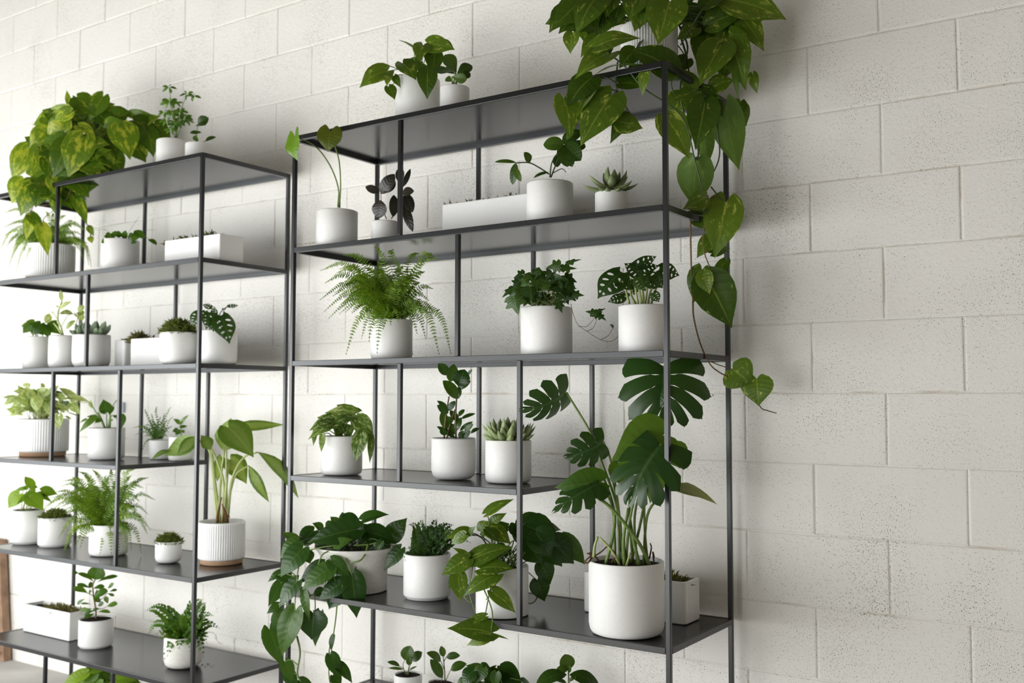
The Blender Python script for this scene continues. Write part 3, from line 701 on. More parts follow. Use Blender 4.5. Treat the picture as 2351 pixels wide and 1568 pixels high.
stems(o, [[(830, 340, -.17), (950, 440, -.18), (1060, 570, -.19), (1300, 745, -.16), (1390, 1040, -.13), (1450, 1280, -.12), (1465, 1390, -.11)], [(890, 400, -.15), (882, 560, -.17), (940, 680, -.18), (985, 750, -.18)], (.003, [(1452, 30, -.1), (1380, 150, -.09), (1295, 290, -.06)]), (.003, [(1310, 430, -.08), (1292, 590, -.1), (1310, 700, -.1), (1360, 890, -.1)]), (.0035, [(1350, 470, -.06), (1390, 640, -.08), (1410, 900, -.1), (1405, 1060, -.1)]), [(1530, 800, -.08), (1545, 1000, -.08), (1490, 1145, -.08)], [(1490, 1200, -.1), (1560, 1290, -.1)], [(1240, 460, -.15), (1238, 560, -.12), (1285, 650, -.1)], (.0032, [(1300, 250, 0), (1330, 350, -.03), (1350, 470, -.06)]), (.0032, [(1280, 150, 0), (1340, 300, -.02), (1310, 430, -.08)])], 'stem_d', 'vine', r=.0026)
# ---- second shelf
A = (620, 60, 2.903)
o = pot('potted_philodendron', 'white pot with two long-stalked heart leaves, second shelf of the right shelves', 726, 821, 477, 2, y=.115)
FR(o, *A)
blades(o, [(402, 705, 386, 840, 165, -.19, -.20, 6, 'arrow', .3)], 'caloc', 'arrow', pet=0, sep=True, fold=.12, wave=.08)
blades(o, [(168, 738, 186, 900, 150, -.17, -.19, 55, 'arrow', .35)], 'light', 'arrow', pet=0, sep=True, fold=.3, wave=.1)
stems(o, [[(462, 1205, 0), (470, 1050, -.02), (460, 900, -.10), (430, 790, -.17), (402, 705, -.19)], [(452, 1205, 0), (455, 1080, 0), (400, 930, -.06), (300, 800, -.13), (168, 738, -.17)], (.005, [(460, 1210, 0), (464, 1165, 0)])], 'stem', 'stalk', r=.0026)
o = pot('potted_rubber_plant', 'small white pot of blackish rubber plant leaves behind an upright, right shelves', 852, 915, 504, 2, y=.16, kind='str')
FR(o, *A)
blades(o, [(738, 1117, 830, 985, 80), (730, 1107, 635, 1070, 50), (736, 1160, 725, 1282, 92), (772, 1112, 835, 1033, 60), (825, 1125, 820, 1272, 62), (870, 1045, 868, 938, 58), (885, 1072, 936, 950, 32), (880, 1112, 960, 1100, 58), (900, 1112, 950, 1242, 66), (898, 1188, 952, 1370, 56), (880, 1130, 882, 1232, 64)], 'rubber', 'oval', dd=(-.02, .03), pet=0, fold=.1)
stems(o, [[(775, 1285), (745, 1200), (738, 1117)], [(810, 1285), (850, 1180), (880, 1110), (885, 1070)], [(738, 1117), (772, 1112)]], 'twig', r=.0018)
def planter_at(name, label, zs, y0, dep, uL, uR, v_top, u_top, unit=0, **kw):
    """planter whose front face spans columns uL..uR on plane y0 with its top edge through (u_top, v_top)"""
    xl = at_y(uL, v_top, y0).x; xr = at_y(uR, v_top, y0).x; h = at_y(u_top, v_top, y0).z - zs
    return planter(name, label, xl, xr, y0, y0 + dep, zs, h, **kw)
o = planter_at('long_planter', 'long low white planter with bits of dry moss behind round-leaved pot, right shelves', SH[2], .20, .115, 1015, 1236, 470, 1018)
for (u, v, r_) in ((1038, 466, .02), (1126, 455, .05), (1178, 450, .022), (1085, 462, .015)):
    q = at_y(u, v, .24); mossy(o, q.x, q.y, o.top.z - .002, r_, .03, .018, 60, 'moss_d', .018, 'dry_moss')
A = (1100, 0, 2.8)
o = pot('potted_peperomia', 'white pot with sprawling round-leaved plant in front of long planter, right shelves', 1209, 1316, 410, 2, y=.14, kind='cyl')
FR(o, *A)
blades(o, [(320, 1046, 290, 978, 62, -.04, -.05, 30, 'round', .9), (230, 1045, 100, 1042, 26), (235, 1055, 215, 1187, 48), (233, 1085, 270, 1166, 38), (442, 1110, 350, 1143, 28), (540, 930, 413, 930, 92), (545, 922, 655, 838, 96), (530, 945, 568, 1073, 100), (550, 932, 655, 1032, 105), (565, 960, 600, 1072, 74), (500, 1000, 500, 1075, 50, .02, .02), (600, 930, 685, 945, 60, .02, .02), (560, 880, 610, 850, 60)], 'peper', 'round', dd=(-.03, .03), pet=0)
stems(o, [[(455, 1140), (470, 1040), (535, 940)], [(462, 1140), (510, 1010), (535, 930)], [(450, 1120), (390, 1080), (320, 1046, -.04), (230, 1048, -.05)], (.0015, [(470, 1115), (530, 1085), (560, 1108)])], 'stem_d', r=.0024)
o = pot('potted_succulent', 'small white pot with pointed red-edged rosette succulent, right shelves', 1366, 1441, 435, 2, y=.17, kind='str')
FR(o, *A)
mb = MB(); c0 = PP(o, 852, 1212)
for u, v, d_, w in ((830, 1068, .0, 62), (870, 1085, .03, 55), (705, 1120, -.01, 50), (668, 1186, -.03, 52), (950, 1092, .03, 48), (955, 1128, .02, 46), (1024, 1178, .0, 48), (985, 1160, -.03, 48), (905, 1208, -.06, 60), (760, 1195, -.055, 52), (820, 1205, -.065, 50), (730, 1150, .03, 50), (960, 1195, -.04, 46), (905, 1100, .05, 46), (800, 1110, .05, 46), (850, 1120, -.02, 58)):
    Tp = PP(o, u, v, d_); fat_leaf(mb, c0.lerp(Tp, .08), Tp, WPX(o, w), .45, (UPZ + (c0 - Tp).normalized() * .4).normalized(), -.1)
mb.build('rosette', M['succ_d'], o.root)
mossy(o, o.c.x, o.c.y, o.c.z + o.h - .006, o.r * .95, o.r * .95, .014, 40, 'soil', .008, 'soil')
# ---- third shelf
A = (620, 520, 4.053)
o = pot('potted_fern', 'bushy green sword fern in white pot, third shelf of the right shelves', 851, 947, 731, 3, y=.13)
FR(o, *A)
ferny(o, (1140, 850), [(470, 410), (680, 265), (970, 175), (1130, 150), (1000, 310), (1535, 180), (1390, 240), (1570, 300), (460, 685), (500, 790), (545, 855), (510, 525), (645, 395), (620, 430), (705, 1195), (850, 1050), (995, 1185), (1120, 1070), (1300, 960), (1330, 1200, .02), (1575, 1195), (1685, 1190), (1520, 580), (1530, 800), (1480, 690), (920, 1075), (1370, 1000), (1200, 320), (1280, 380), (760, 480), (720, 560), (640, 640), (660, 720), (700, 800), (880, 380), (1440, 420), (1400, 520), (900, 640, -.1), (1020, 700, -.12), (1250, 640, -.12), (1180, 560, -.1), (1350, 620, -.1), (800, 620, -.1), (780, 700, -.1), (1440, 900), (830, 860), (1050, 960, -.1), (1450, 1050), (1250, 470), (1080, 440), (940, 470), (1330, 740, -.1), (1470, 800)], 'fern', 62, .0074, extra=95, ext=(1020, 630, 470, 310), arch=.26, dd=(-.13, .1), zmax=SH[2] - H - .004)
A = (1000, 480, 2.766)
o = pot('potted_ivy', 'dark green ivy in white pot, thin runner trailing sideways, right shelves', 1195, 1314, 701, 3, y=.12, kind='str')
FR(o, *A)
rows = [(492, 555, 527, 675, 120, -.07, -.08), (492, 500, 418, 562, 66), (600, 495, 612, 592, 95, -.08, -.09), (790, 358, 698, 372, 78), (830, 342, 928, 315, 54), (800, 372, 902, 376, 54), (800, 430, 887, 440, 34), (820, 490, 897, 502, 64), (870, 540, 947, 548, 54), (780, 590, 806, 662, 60, -.08, -.08), (660, 390, 600, 420, 60), (560, 430, 500, 470, 70), (740, 400, 700, 450, 80)]
for _ in range(62):
    a = ru(0, 2 * pi); q = math.sqrt(rnd()); u = 690 + 185 * q * math.cos(a); v = 485 + 105 * q * math.sin(a); b = ru(.2, 2.9)
    l = ru(60, 92); rows.append((u, v, u + l * math.cos(b), v + l * math.sin(b) * .9, l * 1.0))
rows += [(1018, 652, 1082, 628, 48), (1030, 668, 1087, 708, 44), (1022, 660, 948, 648, 50), (1015, 665, 1020, 702, 40), (1200, 742, 1158, 746, 44), (1200, 730, 1247, 738, 38), (1130, 745, 1105, 732, 22)]
blades(o, rows, 'ivy', 'ivy', dd=(-.08, .07), pet=0, roll=30, wf=1)
stems(o, [[(ru(600, 780), 612, ru(-.04, .03)), (ru(560, 820), ru(520, 560), ru(-.05, .04)), (ru(500, 880), ru(400, 520), ru(-.06, .05))] for _ in range(26)], 'stem_l', r=.0010)
stems(o, [[(860, 600, -.05), (872, 660, -.05), (905, 735, -.05), (960, 775, -.05), (1050, 830, -.05), (1125, 836, -.05), (1190, 772, -.05), (1200, 735, -.05)], [(905, 742, -.05), (960, 745, -.05), (1010, 690, -.05), (1020, 660, -.05)], [(960, 775, -.05), (1000, 755, -.05), (1025, 700, -.05)], [(1050, 830, -.05), (1100, 800, -.05), (1130, 745, -.05)]], 'stem_b', 'runner', r=.0009)
o = pot('potted_holed_philodendron', 'white pot with dark leaves full of holes, beside the ivy, right shelves', 1420, 1538, 697, 3, y=.12, kind='str')
FR(o, *A)
blades(o, [(1182, 398, 1030, 568, 165, -.04, -.06, 5), (1250, 372, 1402, 300, 70, 0, .02, 30), (1238, 492, 1108, 482, 84, -.07, -.08, 30), (1200, 560, 1093, 592, 66, -.05, -.05), (1420, 378, 1548, 422, 118, .02, .02, 0), (1330, 418, 1442, 502, 118, -.03, -.04), (1300, 422, 1198, 345, 86, 0, 0), (1290, 390, 1422, 362, 84, .02, .02), (1288, 430, 1332, 522, 98, -.06, -.07), (1220, 530, 1160, 575, 60), (1380, 530, 1420, 590, 60), (1340, 470, 1440, 470, 90, .03, .03), (1240, 440, 1180, 520, 90, .02, .02), (1400, 420, 1460, 500, 90, .04, .04), (1260, 470, 1260, 545, 80, .03, .03)], 'adans', 'holes', pet=0, roll=15)
stems(o, [(.0042, [(u0, 602, d_), (u1, 540, d_), (u2, 440, d_)]) for u0, u1, u2, d_ in ((1285, 1275, 1262, -.03), (1310, 1298, 1285, -.03), (1330, 1340, 1350, -.01), (1350, 1360, 1400, 0), (1230, 1215, 1190, 0), (1270, 1240, 1240, .02), (1370, 1385, 1430, .02), (1320, 1318, 1300, .02))], 'stem_l', r=.004)
# ---- fourth shelf
A = (620, 820, 3.673)
o = pot('potted_marbled_pothos', 'white pot with drooping marbled pothos leaves, fourth shelf of the right shelves', 736.5, 831, 1002, 4, vb=1092, kind='cyl')
FR(o, *A)
blades(o, [(500, 560, 330, 622, 115, -.06, -.07), (505, 590, 318, 697, 95, -.05, -.06), (715, 480, 458, 470, 135, -.02, -.04, -12, 'heart', .9), (500, 552, 728, 520, 140, -.04, -.05, -10, 'heart', .1), (735, 520, 872, 692, 150, -.04, -.06), (775, 640, 720, 888, 122, -.08, -.1, 5), (852, 670, 840, 897, 54, -.05, -.06), (442, 655, 433, 802, 50, -.08, -.08, 0, 'heart', 1), (718, 440, 782, 456, 36, .03, .03, 0, 'heart', 0), (565, 540, 368, 562, 130, -.04, -.06), (490, 530, 395, 508, 76, 0, 0, 0, 'heart', 1), (610, 640, 520, 560, 130, 0, -.02, 0, 'heart', 0), (640, 640, 720, 580, 120, 0, -.01, 0, 'heart', .1), (640, 470, 560, 400, 110, .02, .0, 0, 'heart', .8), (380, 620, 365, 750, 40, 0, 0)], 'varieg', pet=.0018, wave=.07)
o = pot('potted_zz_plant', 'white pot with two upright stems of glossy dark leaflets, right shelves', 990.5, 1092, 1007, 4, vb=1103, kind='rim')
FR(o, *A)
blades(o, [(1502, 150, 1418, 52, 76), (1518, 208, 1552, 58, 90), (1590, 246, 1642, 103, 135, -.02, -.02, 5), (1576, 352, 1458, 196, 96, -.04, -.05, 5, 'oval', 1), (1600, 272, 1692, 200, 50), (1660, 160, 1708, 103, 28), (1585, 352, 1600, 248, 46), (1502, 472, 1408, 405, 66), (1502, 442, 1408, 368, 40), (1505, 452, 1562, 368, 50), (1490, 612, 1448, 458, 76), (1582, 545, 1518, 448, 60), (1570, 622, 1612, 508, 66), (1608, 522, 1732, 475, 30), (1600, 622, 1712, 543, 34), (1640, 630, 1715, 560, 40), (1562, 682, 1405, 583, 46), (1560, 652, 1518, 556, 66), (1620, 682, 1692, 620, 60), (1690, 642, 1768, 603, 40), (1600, 690, 1640, 620, 60), (1480, 660, 1440, 600, 50), (1590, 500, 1640, 440, 40), (1530, 560, 1500, 500, 50)], 'zz', 'oval', dd=(-.03, .03), pet=0)
stems(o, [[(1468, 690), (1480, 520), (1510, 330)], [(1568, 690), (1565, 500), (1575, 330), (1590, 240)], (.003, [(1490, 690), (1520, 560), (1560, 440)])], 'stem_b', r=.0034)
o = pot('potted_succulent', 'white pot with fat pale green rosette succulent, right shelves', 1114, 1220, 1012, 4, vb=1111, kind='cyl')
R_ = WPX(o, 262 * 1100 / 1100) * 1.0
o.fr = A; R_ = WPX(o, 250)
rosette(o, o.top + Vector((0, 0, .016)), R_ * .95, ((13, 16, .98, .30), (13, 30, .98, .32), (10, 46, .92, .34), (7, 64, .84, .36), (5, 80, .74, .36)), 'succ', .5)
# ---- fifth shelf
A = (580, 1130, 3.3586)
o = pot('trailing_pothos', 'dark pothos in wide flared stone-white pot, spilling off the fifth of the right shelves', 722, 911, 1266, 5, vb=1367, kind='flare', mat='raw', fill=.02)
FR(o, *A)
blades(o, [(342, 380, 223, 308, 76, -.03, -.03, 0, 'heart', .95), (352, 385, 213, 512, 125, -.06, -.07, 0, 'heart', .9), (385, 438, 213, 657, 172, -.1, -.12, 5, 'heart', .4), (232, 620, 117, 696, 76), (198, 640, 332, 682, 92), (215, 700, 120, 882, 106, -.1, -.11, -35, 'heart', .5), (347, 688, 203, 892, 134, -.13, -.13, 15, 'heart', .2), (200, 868, 108, 937, 64), (327, 918, 225, 1268, 168, -.14, -.15, 8, 'heart', .95), (232, 928, 168, 1085, 120, -.1, -.1), (130, 1058, 215, 1335, 160, -.11, -.12, -8, 'heart', .7), (470, 938, 455, 1138, 205, -.13, -.13, 0, 'heart', .1), (520, 938, 484, 1192, 118, -.1, -.1, 30, 'heart', .3), (398, 758, 442, 992, 66, -.14, -.14, 25, 'heart', .9),
  (472, 300, 348, 425, 130, 0, -.03, 0, 'heart', .05), (800, 288, 415, 392, 180, -.08, -.11, -10, 'heart', .08), (652, 242, 598, 188, 66, .05, .05, 0, 'heart', .8), (700, 202, 690, 152, 60, .05, .05), (532, 280, 458, 238, 66, .02, 0, 0, 'heart', .7), (700, 208, 852, 265, 120, .04, .03, 0, 'heart', .05), (850, 215, 1055, 174, 106, .02, .02, -15, 'heart', .6), (640, 412, 778, 363, 86, -.12, -.12), (880, 308, 1112, 395, 155, -.03, -.04, 0, 'heart', .05), (820, 332, 962, 268, 118, 0, 0, 0, 'heart', .02), (1062, 352, 1192, 197, 142, .03, .04, 10, 'heart', .25), (1142, 438, 1013, 607, 106, -.05, -.06, 0, 'heart', .25), (992, 380, 940, 462, 54, -.1, -.1), (608, 528, 752, 652, 116, -.14, -.15), (603, 588, 378, 752, 145, -.15, -.16, 0, 'heart', .8), (542, 560, 358, 702, 118, -.12, -.13), (690, 698, 508, 832, 138, -.15, -.15, 0, 'heart', .1), (640, 690, 590, 905, 120, -.13, -.13, 0, 'heart', .05), (765, 645, 802, 972, 176, -.14, -.15, 0, 'heart', .15), (700, 758, 586, 902, 126, -.13, -.13, 0, 'heart', .1), (420, 468, 442, 552, 90, -.1, -.1), (625, 1110, 610, 1232, 52, -.13, -.13, 40, 'heart', .1), (600, 1258, 662, 1432, 106, -.13, -.13, 0, 'heart', .4), (650, 1328, 768, 1474, 86, -.12, -.12), (620, 1418, 682, 1500, 90), (250, 1308, 302, 1464, 98, -.13, -.13, 0, 'heart', .9), (262, 1400, 352, 1480, 96), (360, 1450, 474, 1500, 66),
  (560, 360, 480, 440, 130, .0, 0, 0, 'heart', .05), (700, 380, 620, 450, 110, -.05, -.05, 0, 'heart', .05), (900, 360, 820, 440, 130, 0, 0, 0, 'heart', 0), (1040, 380, 980, 440, 110, 0, 0, 0, 'heart', 0), (620, 250, 560, 300, 90, .04, .03, 0, 'heart', .6), (760, 250, 700, 300, 100, .04, .04, 0, 'heart', .1), (450, 330, 400, 420, 100, 0, 0, 0, 'heart', .1), (540, 760, 460, 800, 70, -.1, -.1, 0, 'heart', 0)], 'pothos_d', dd=(-.12, -.08), pet=.0018, smat='stem_d', roll=18)
stems(o, [[(640, 440, -.1), (540, 480, -.13), (500, 590, -.14), (490, 650, -.14)], [(410, 440, -.08), (360, 560, -.12), (340, 690, -.13), (322, 920, -.14)], [(335, 930, -.13), (400, 850, -.13), (470, 790, -.13), (482, 900, -.13), (465, 940, -.13)], [(650, 880, -.13), (640, 980, -.13), (620, 1110, -.13), (590, 1220, -.13), (588, 1400, -.13), (602, 1500, -.13)], (.0034, [(342, 1110, -.14), (366, 1240, -.14), (345, 1390, -.14), (372, 1460, -.14)]), [(700, 450, -.1), (740, 560, -.14), (770, 650, -.14)], (.0034, [(890, 400, -.1), (870, 470, -.12), (830, 525, -.14), (755, 545, -.14)]), [(650, 450, -.1), (600, 540, -.14), (640, 690, -.15)], [(780, 410, -.1), (900, 402, -.1), (990, 376, -.1)], [(420, 450, -.1), (560, 420, -.12), (660, 410, -.12)]], 'stem', 'vine', r=.0024)
o = pot('potted_button_fern', 'white pot with small dark button fern between two pothos, right shelves', 926, 1034, 1277, 5, vb=1381, kind='foot')
FR(o, *A)
ferny(o, (1350, 500), [(1320, 212), (1420, 203), (1552, 250), (1200, 250), (1240, 280), (1348, 568, -.06), (1175, 530, -.04), (1500, 400), (1450, 300), (1260, 380), (1640, 380), (1685, 392), (1600, 330), (1180, 440), (1290, 300), (1490, 235), (1380, 260), (1540, 300), (1220, 330), (1400, 560, -.06), (1200, 510, -.05)], 'ivy', 44, .0105, 1, extra=34, ext=(1370, 370, 190, 130), arch=.15, dd=(-.07, .07))
o = pot('trailing_pothos', 'pothos in straight white pot behind an upright, one spray below shelf edge, right shelves', 1092, 1213.5, 1307, 5, vb=1422, kind='str')
FR(o, *A)
blades(o, [(1808, 162, 2018, 53, 96, 0, 0, -15, 'heart', .7), (1840, 230, 1962, 160, 66, 0, 0), (1760, 302, 1852, 228, 120, .0, 0, 0, 'heart', .8), (1662, 302, 1490, 362, 98, -.02, -.04, 0, 'heart', .8), (1680, 320, 1722, 263, 56), (1640, 330, 1530, 402, 88), (1830, 290, 1992, 402, 150, -.02, -.04), (1800, 290, 1902, 388, 62, -.05, -.05), (1670, 520, 1540, 428, 70, -.07, -.07, 20, 'heart', .95), (1662, 518, 1453, 642, 146, -.09, -.1, 0, 'heart', .6), (1690, 522, 2012, 420, 165, -.08, -.09, -10, 'heart', .4), (1758, 590, 2020, 592, 158, -.1, -.12, -10, 'heart', .5), (1882, 638, 1628, 802, 146, -.12, -.13, 5, 'heart', .5), (1580, 628, 1602, 845, 126, -.08, -.09), (1570, 632, 1515, 762, 70), (1850, 768, 2028, 932, 116, -.13, -.13, 0, 'heart', .8), (1792, 958, 1628, 1012, 66, -.13, -.13), (1842, 1082, 1498, 1050, 176, -.14, -.15, 0, 'heart', .4), (1822, 1110, 1650, 1182, 86, -.15, -.15, -20, 'heart', 1), (1850, 1095, 1978, 1136, 18), (1900, 300, 1980, 240, 120, .02, .02, 0, 'heart', .1), (1880, 260, 1800, 330, 110, .02, .02, 0, 'heart', .2), (1950, 420, 1900, 500, 120, 0, 0, 0, 'heart', .0)], 'pothos', dd=(-.1, -.05), pet=.0018, smat='stem_d', roll=15)
FR(o, 1100, 820, 2.306)
blades(o, [(238, 882, 338, 833, 88, .03, .05), (255, 895, 435, 1005, 172, 0, 0), (380, 975, 503, 1095, 140, .02, .03), (448, 958, 562, 1098, 92, .06, .07, 20, 'heart', .7), (330, 900, 434, 916, 66, .05, .07), (260, 1000, 335, 1095, 130), (330, 1090, 377, 1205, 96, .04, .04), (308, 1182, 347, 1294, 98, .05, .05), (228, 895, 245, 1022, 110), (300, 930, 380, 1060, 150, -.02, -.02), (230, 950, 330, 1040, 140, 0, 0), (350, 1000, 440, 1110, 120, .05, .05), (190, 880, 230, 960, 100, .03, .03)], 'pothos_d', dd=(0, .05), pet=.0018, roll=10, tint=.1)
stems(o, [[(318, 1240, .05), (295, 1292, .05), (262, 1302, .04), (260, 1260, .02)]], r=.0024)
FR(o, *A)
stems(o, [[(1700, 480, -.06), (1690, 620, -.1), (1670, 760, -.11), (1722, 945, -.12)], [(1760, 680, -.1), (1780, 740, -.12), (1830, 860, -.13), (1850, 950, -.13), (1840, 1075, -.14)], [(1845, 690, -.11), (1835, 780, -.12), (1800, 830, -.12)], [(1630, 800, -.1), (1662, 840, -.11), (1700, 850, -.11)]] + [[(ru(1850, 2080), 600, ru(-.03, .03)), (ru(1850, 2050), 520, ru(-.03, .03)), (ru(1750, 2100), 420, ru(-.05, .03))] for _ in range(9)], 'stem', 'vine', r=.0022)
A = (1100, 820, 2.306)
zs = SH[5]; y0 = at_z(1575, 1436, zs).y; xl = at_z(1333, 1405.5, zs).x; xr = at_z(1575, 1436, zs).x
h = at_y(1575, 1338.5, y0).z - zs
o = planter('long_planter', 'glossy white planter behind the big monstera pot, both ends showing', xl, xr, y0, min(y0 + .105, D - T - .004), zs, h, 'gloss', rad=.012, th=.009)
q = at_y(1560, 1320, y0 + .05)
mossy(o, q.x - .03, q.y, o.top.z - .002, .06, .04, .018, 160, 'moss_d', .02, 'dry_moss')
o = pot('potted_monstera', 'big monstera in the largest white pot, fifth shelf of the right shelves', 1352.5, 1525, 1300, 5, vb=1469.5, kind='cyl', fill=.012)
FR(o, *A)
blades(o, [(978, 45, 990, 335, 470, .06, .02, -4, 'split', .5), (462, 186, 205, 285, 250, .02, -.02, -68, 'split', .6), (660, 452, 436, 535, 190, -.03, -.05, -45, 'split', .4), (962, 460, 782, 782, 400, -.12, -.15, 8, 'split', .3), (640, 668, 365, 835, 190, -.06, -.09, 0, 'split', .5), (970, 165, 944, 292, 96, .03, .03, 30, 'heart', .5)], 'monst', pet=0, sep=True, bend=.1)
blades(o, [(975, 415, 700, 545, 265, -.07, -.09, -20, 'heart', .9), (645, 660, 398, 690, 150, -.05, -.06, -30, 'heart', .3), (1020, 470, 1065, 590, 130, .02, .02, 0, 'heart', 1), (950, 570, 905, 775, 130, .02, .0, 0, 'heart', 1), (740, 560, 785, 695, 130, 0, 0, 0, 'heart', .9)], 'midg', pet=0, sep=True, bend=.1)
blades(o, [(1010, 700, 1262, 782, 130, .04, .06, -35, 'lance', .95)], 'caloc', pet=0, sep=True)
stems(o, [[(800, 1105), (860, 850), (905, 560), (925, 360, .03), (978, 45, .06)], [(745, 1105), (730, 800), (650, 560), (590, 400), (462, 186, .02)], [(765, 1105), (735, 780), (700, 560), (660, 452, -.03)], [(722, 1105), (705, 800), (640, 668, -.05)], (.0055, [(905, 1105, -.02), (850, 990, -.03), (770, 880, -.05), (690, 790, -.06), (620, 740, -.06), (540, 708, -.07)]), [(775, 1105, -.02), (800, 850, -.04), (860, 640, -.08), (962, 460, -.12)], [(815, 1105), (795, 800), (815, 600), (900, 440, -.06)], [(870, 1105), (890, 840), (960, 740), (1015, 700, .04)], [(840, 1105, -.03), (822, 900), (838, 760), (905, 560)], (.0055, [(668, 1105, -.02), (705, 960, -.02), (718, 850), (690, 720), (640, 600)]), (.006, [(770, 1105, -.03), (765, 960, -.03), (790, 800, -.03)]), (.006, [(850, 1105, -.03), (815, 960, -.03), (790, 800, -.02)]), [(895, 1105), (880, 960), (875, 780), (900, 650)], [(735, 1100, .02), (750, 900, .02), (700, 620, .02)]], 'stem', 'stalk', r=.0044)
stems(o, [(.005, [(607, 1060), (612, 1000), (628, 950)]), (.004, [(745, 1100, -.03), (700, 1020, -.03), (640, 955, -.03)]), (.004, [(780, 1105, -.05), (800, 1035, -.05)])], 'stem_l', 'cut_stalk', r=.004)
stems(o, [[(580, 1085, -.02), (600, 1060), (640, 1035), (680, 1000)], [(600, 1090), (560, 1085), (590, 1050), (575, 1040)], [(700, 1090, -.03), (720, 1040, -.03), (660, 980, -.02)], [(900, 1070), (912, 1010), (905, 985)], [(925, 1080), (920, 1030), (928, 1060)], [(640, 1085), (600, 1040), (570, 1040)]], 'twig', 'root', r=.0026)
# ---- sixth shelf
A = (800, 1440, 3.918)
def y_for(uc, vt, h, zs):
    """depth on the shelf that gives a pot with its rim at vt the height h"""
    return at_z(uc, vt, zs + h).y
y_ = y_for(937, 1556, .078, SH[6])
o = pot('potted_peperomia', 'small white pot with few rounded leaves, leftmost on lowest of the right shelves', 904.5, 969, 1556, 6, y=y_ + .04, kind='str', fill=.006)
FR(o, *A)
blades(o, [(512, 292, 560, 168, 112, 0, 0, 5, 'round', .7), (570, 302, 662, 222, 82, .02, .02, 0, 'oval', .1), (546, 342, 546, 268, 50, -.03, -.03, 0, 'oval', 1), (462, 352, 348, 312, 50, -.03, -.03, 20, 'oval', .8), (492, 380, 362, 368, 26, -.04, -.04), (545, 386, 617, 352, 18)], 'peper', 'oval', pet=0)
stems(o, [[(525, 432), (490, 350), (508, 290)], [(530, 432), (545, 340)], [(528, 420), (560, 330), (575, 300)], [(515, 410), (490, 370), (460, 352, -.03)], [(535, 425), (545, 386)]], 'stem', r=.0016)
o = pot('potted_peperomia', 'small white pot with five pointed leaves, second from left, lowest of the right shelves', 981, 1042.5, 1574, 6, y=y_ + .03, kind='str', fill=.006)
FR(o, *A)
blades(o, [(832, 308, 702, 230, 80, 0, -.02, 10), (856, 266, 832, 168, 54, 0, 0, 0, 'oval', 1), (880, 266, 1005, 256, 64, .02, .0, 10), (846, 455, 735, 288, 88, -.03, -.04), (918, 386, 1063, 328, 86, -.02, -.02)], 'peper', 'oval', pet=0)
stems(o, [[(835, 490), (846, 445)], [(875, 480), (918, 386)], [(862, 380), (832, 308)], [(858, 310), (880, 266)]], 'stem', r=.0018)
stems(o, [[(868, 490), (864, 380), (852, 264)]], 'twig', 'stalk', r=.0022)
y_ = y_for(1140, 1590, .09, SH[6])
o = pot('potted_philodendron', 'dense dark-leaved plant under the hanging pothos spray, lowest of the right shelves', 1085, 1190, 1590, 6, y=max(.08, y_), kind='str')
FR(o, *A)
blades(o, [(1192, 382, 1053, 343, 86), (1120, 398, 1028, 525, 155, -.05, -.06), (1212, 368, 1148, 505, 118, -.05, -.06, 0, 'heart', .8), (1198, 338, 1282, 402, 66), (1270, 392, 1337, 338, 36), (1380, 378, 1562, 485, 168, 0, 0, 5, 'heart', .1), (1222, 368, 1272, 485, 96, -.03, -.03), (1332, 408, 1308, 545, 96, -.05, -.05, 0, 'heart', .8), (1560, 480, 1630, 500, 70), (1260, 420, 1360, 520, 160, .0, .0, 0, 'heart', 0), (1400, 430, 1480, 540, 160, 0, 0, 0, 'heart', 0), (1060, 480, 970, 520, 80), (1340, 370, 1400, 440, 80, .03, .03)] + cloud(14, 1290, 540, 230, 60, 150, .7), 'pothos_d', 'heart', pet=.0018)
o = pot('potted_rubber_plant', 'broad-leaved young plant with upright top leaf, rightmost on lowest of the right shelves', 1268, 1345, 1606, 6, y=max(.08, y_for(1305, 1606, .09, SH[6])), kind='str')
FR(o, *A)
blades(o, [(1978, 375, 1945, 243, 130, 0, 0, 5, 'round', 1), (1970, 388, 1872, 372, 66, -.02, -.02, 0, 'oval', .8), (1962, 425, 1686, 515, 140, -.03, -.05, 15, 'oval', .3), (1990, 425, 2254, 515, 140, -.03, -.04, -15, 'oval', .2), (1980, 402, 2002, 343, 46), (1980, 492, 2052, 455, 56), (1960, 500, 1870, 478, 40)], 'peper', 'oval', pet=0)
stems(o, [[(1985, 640), (1982, 500), (1980, 430), (1976, 370)]], 'stem', r=.0035)
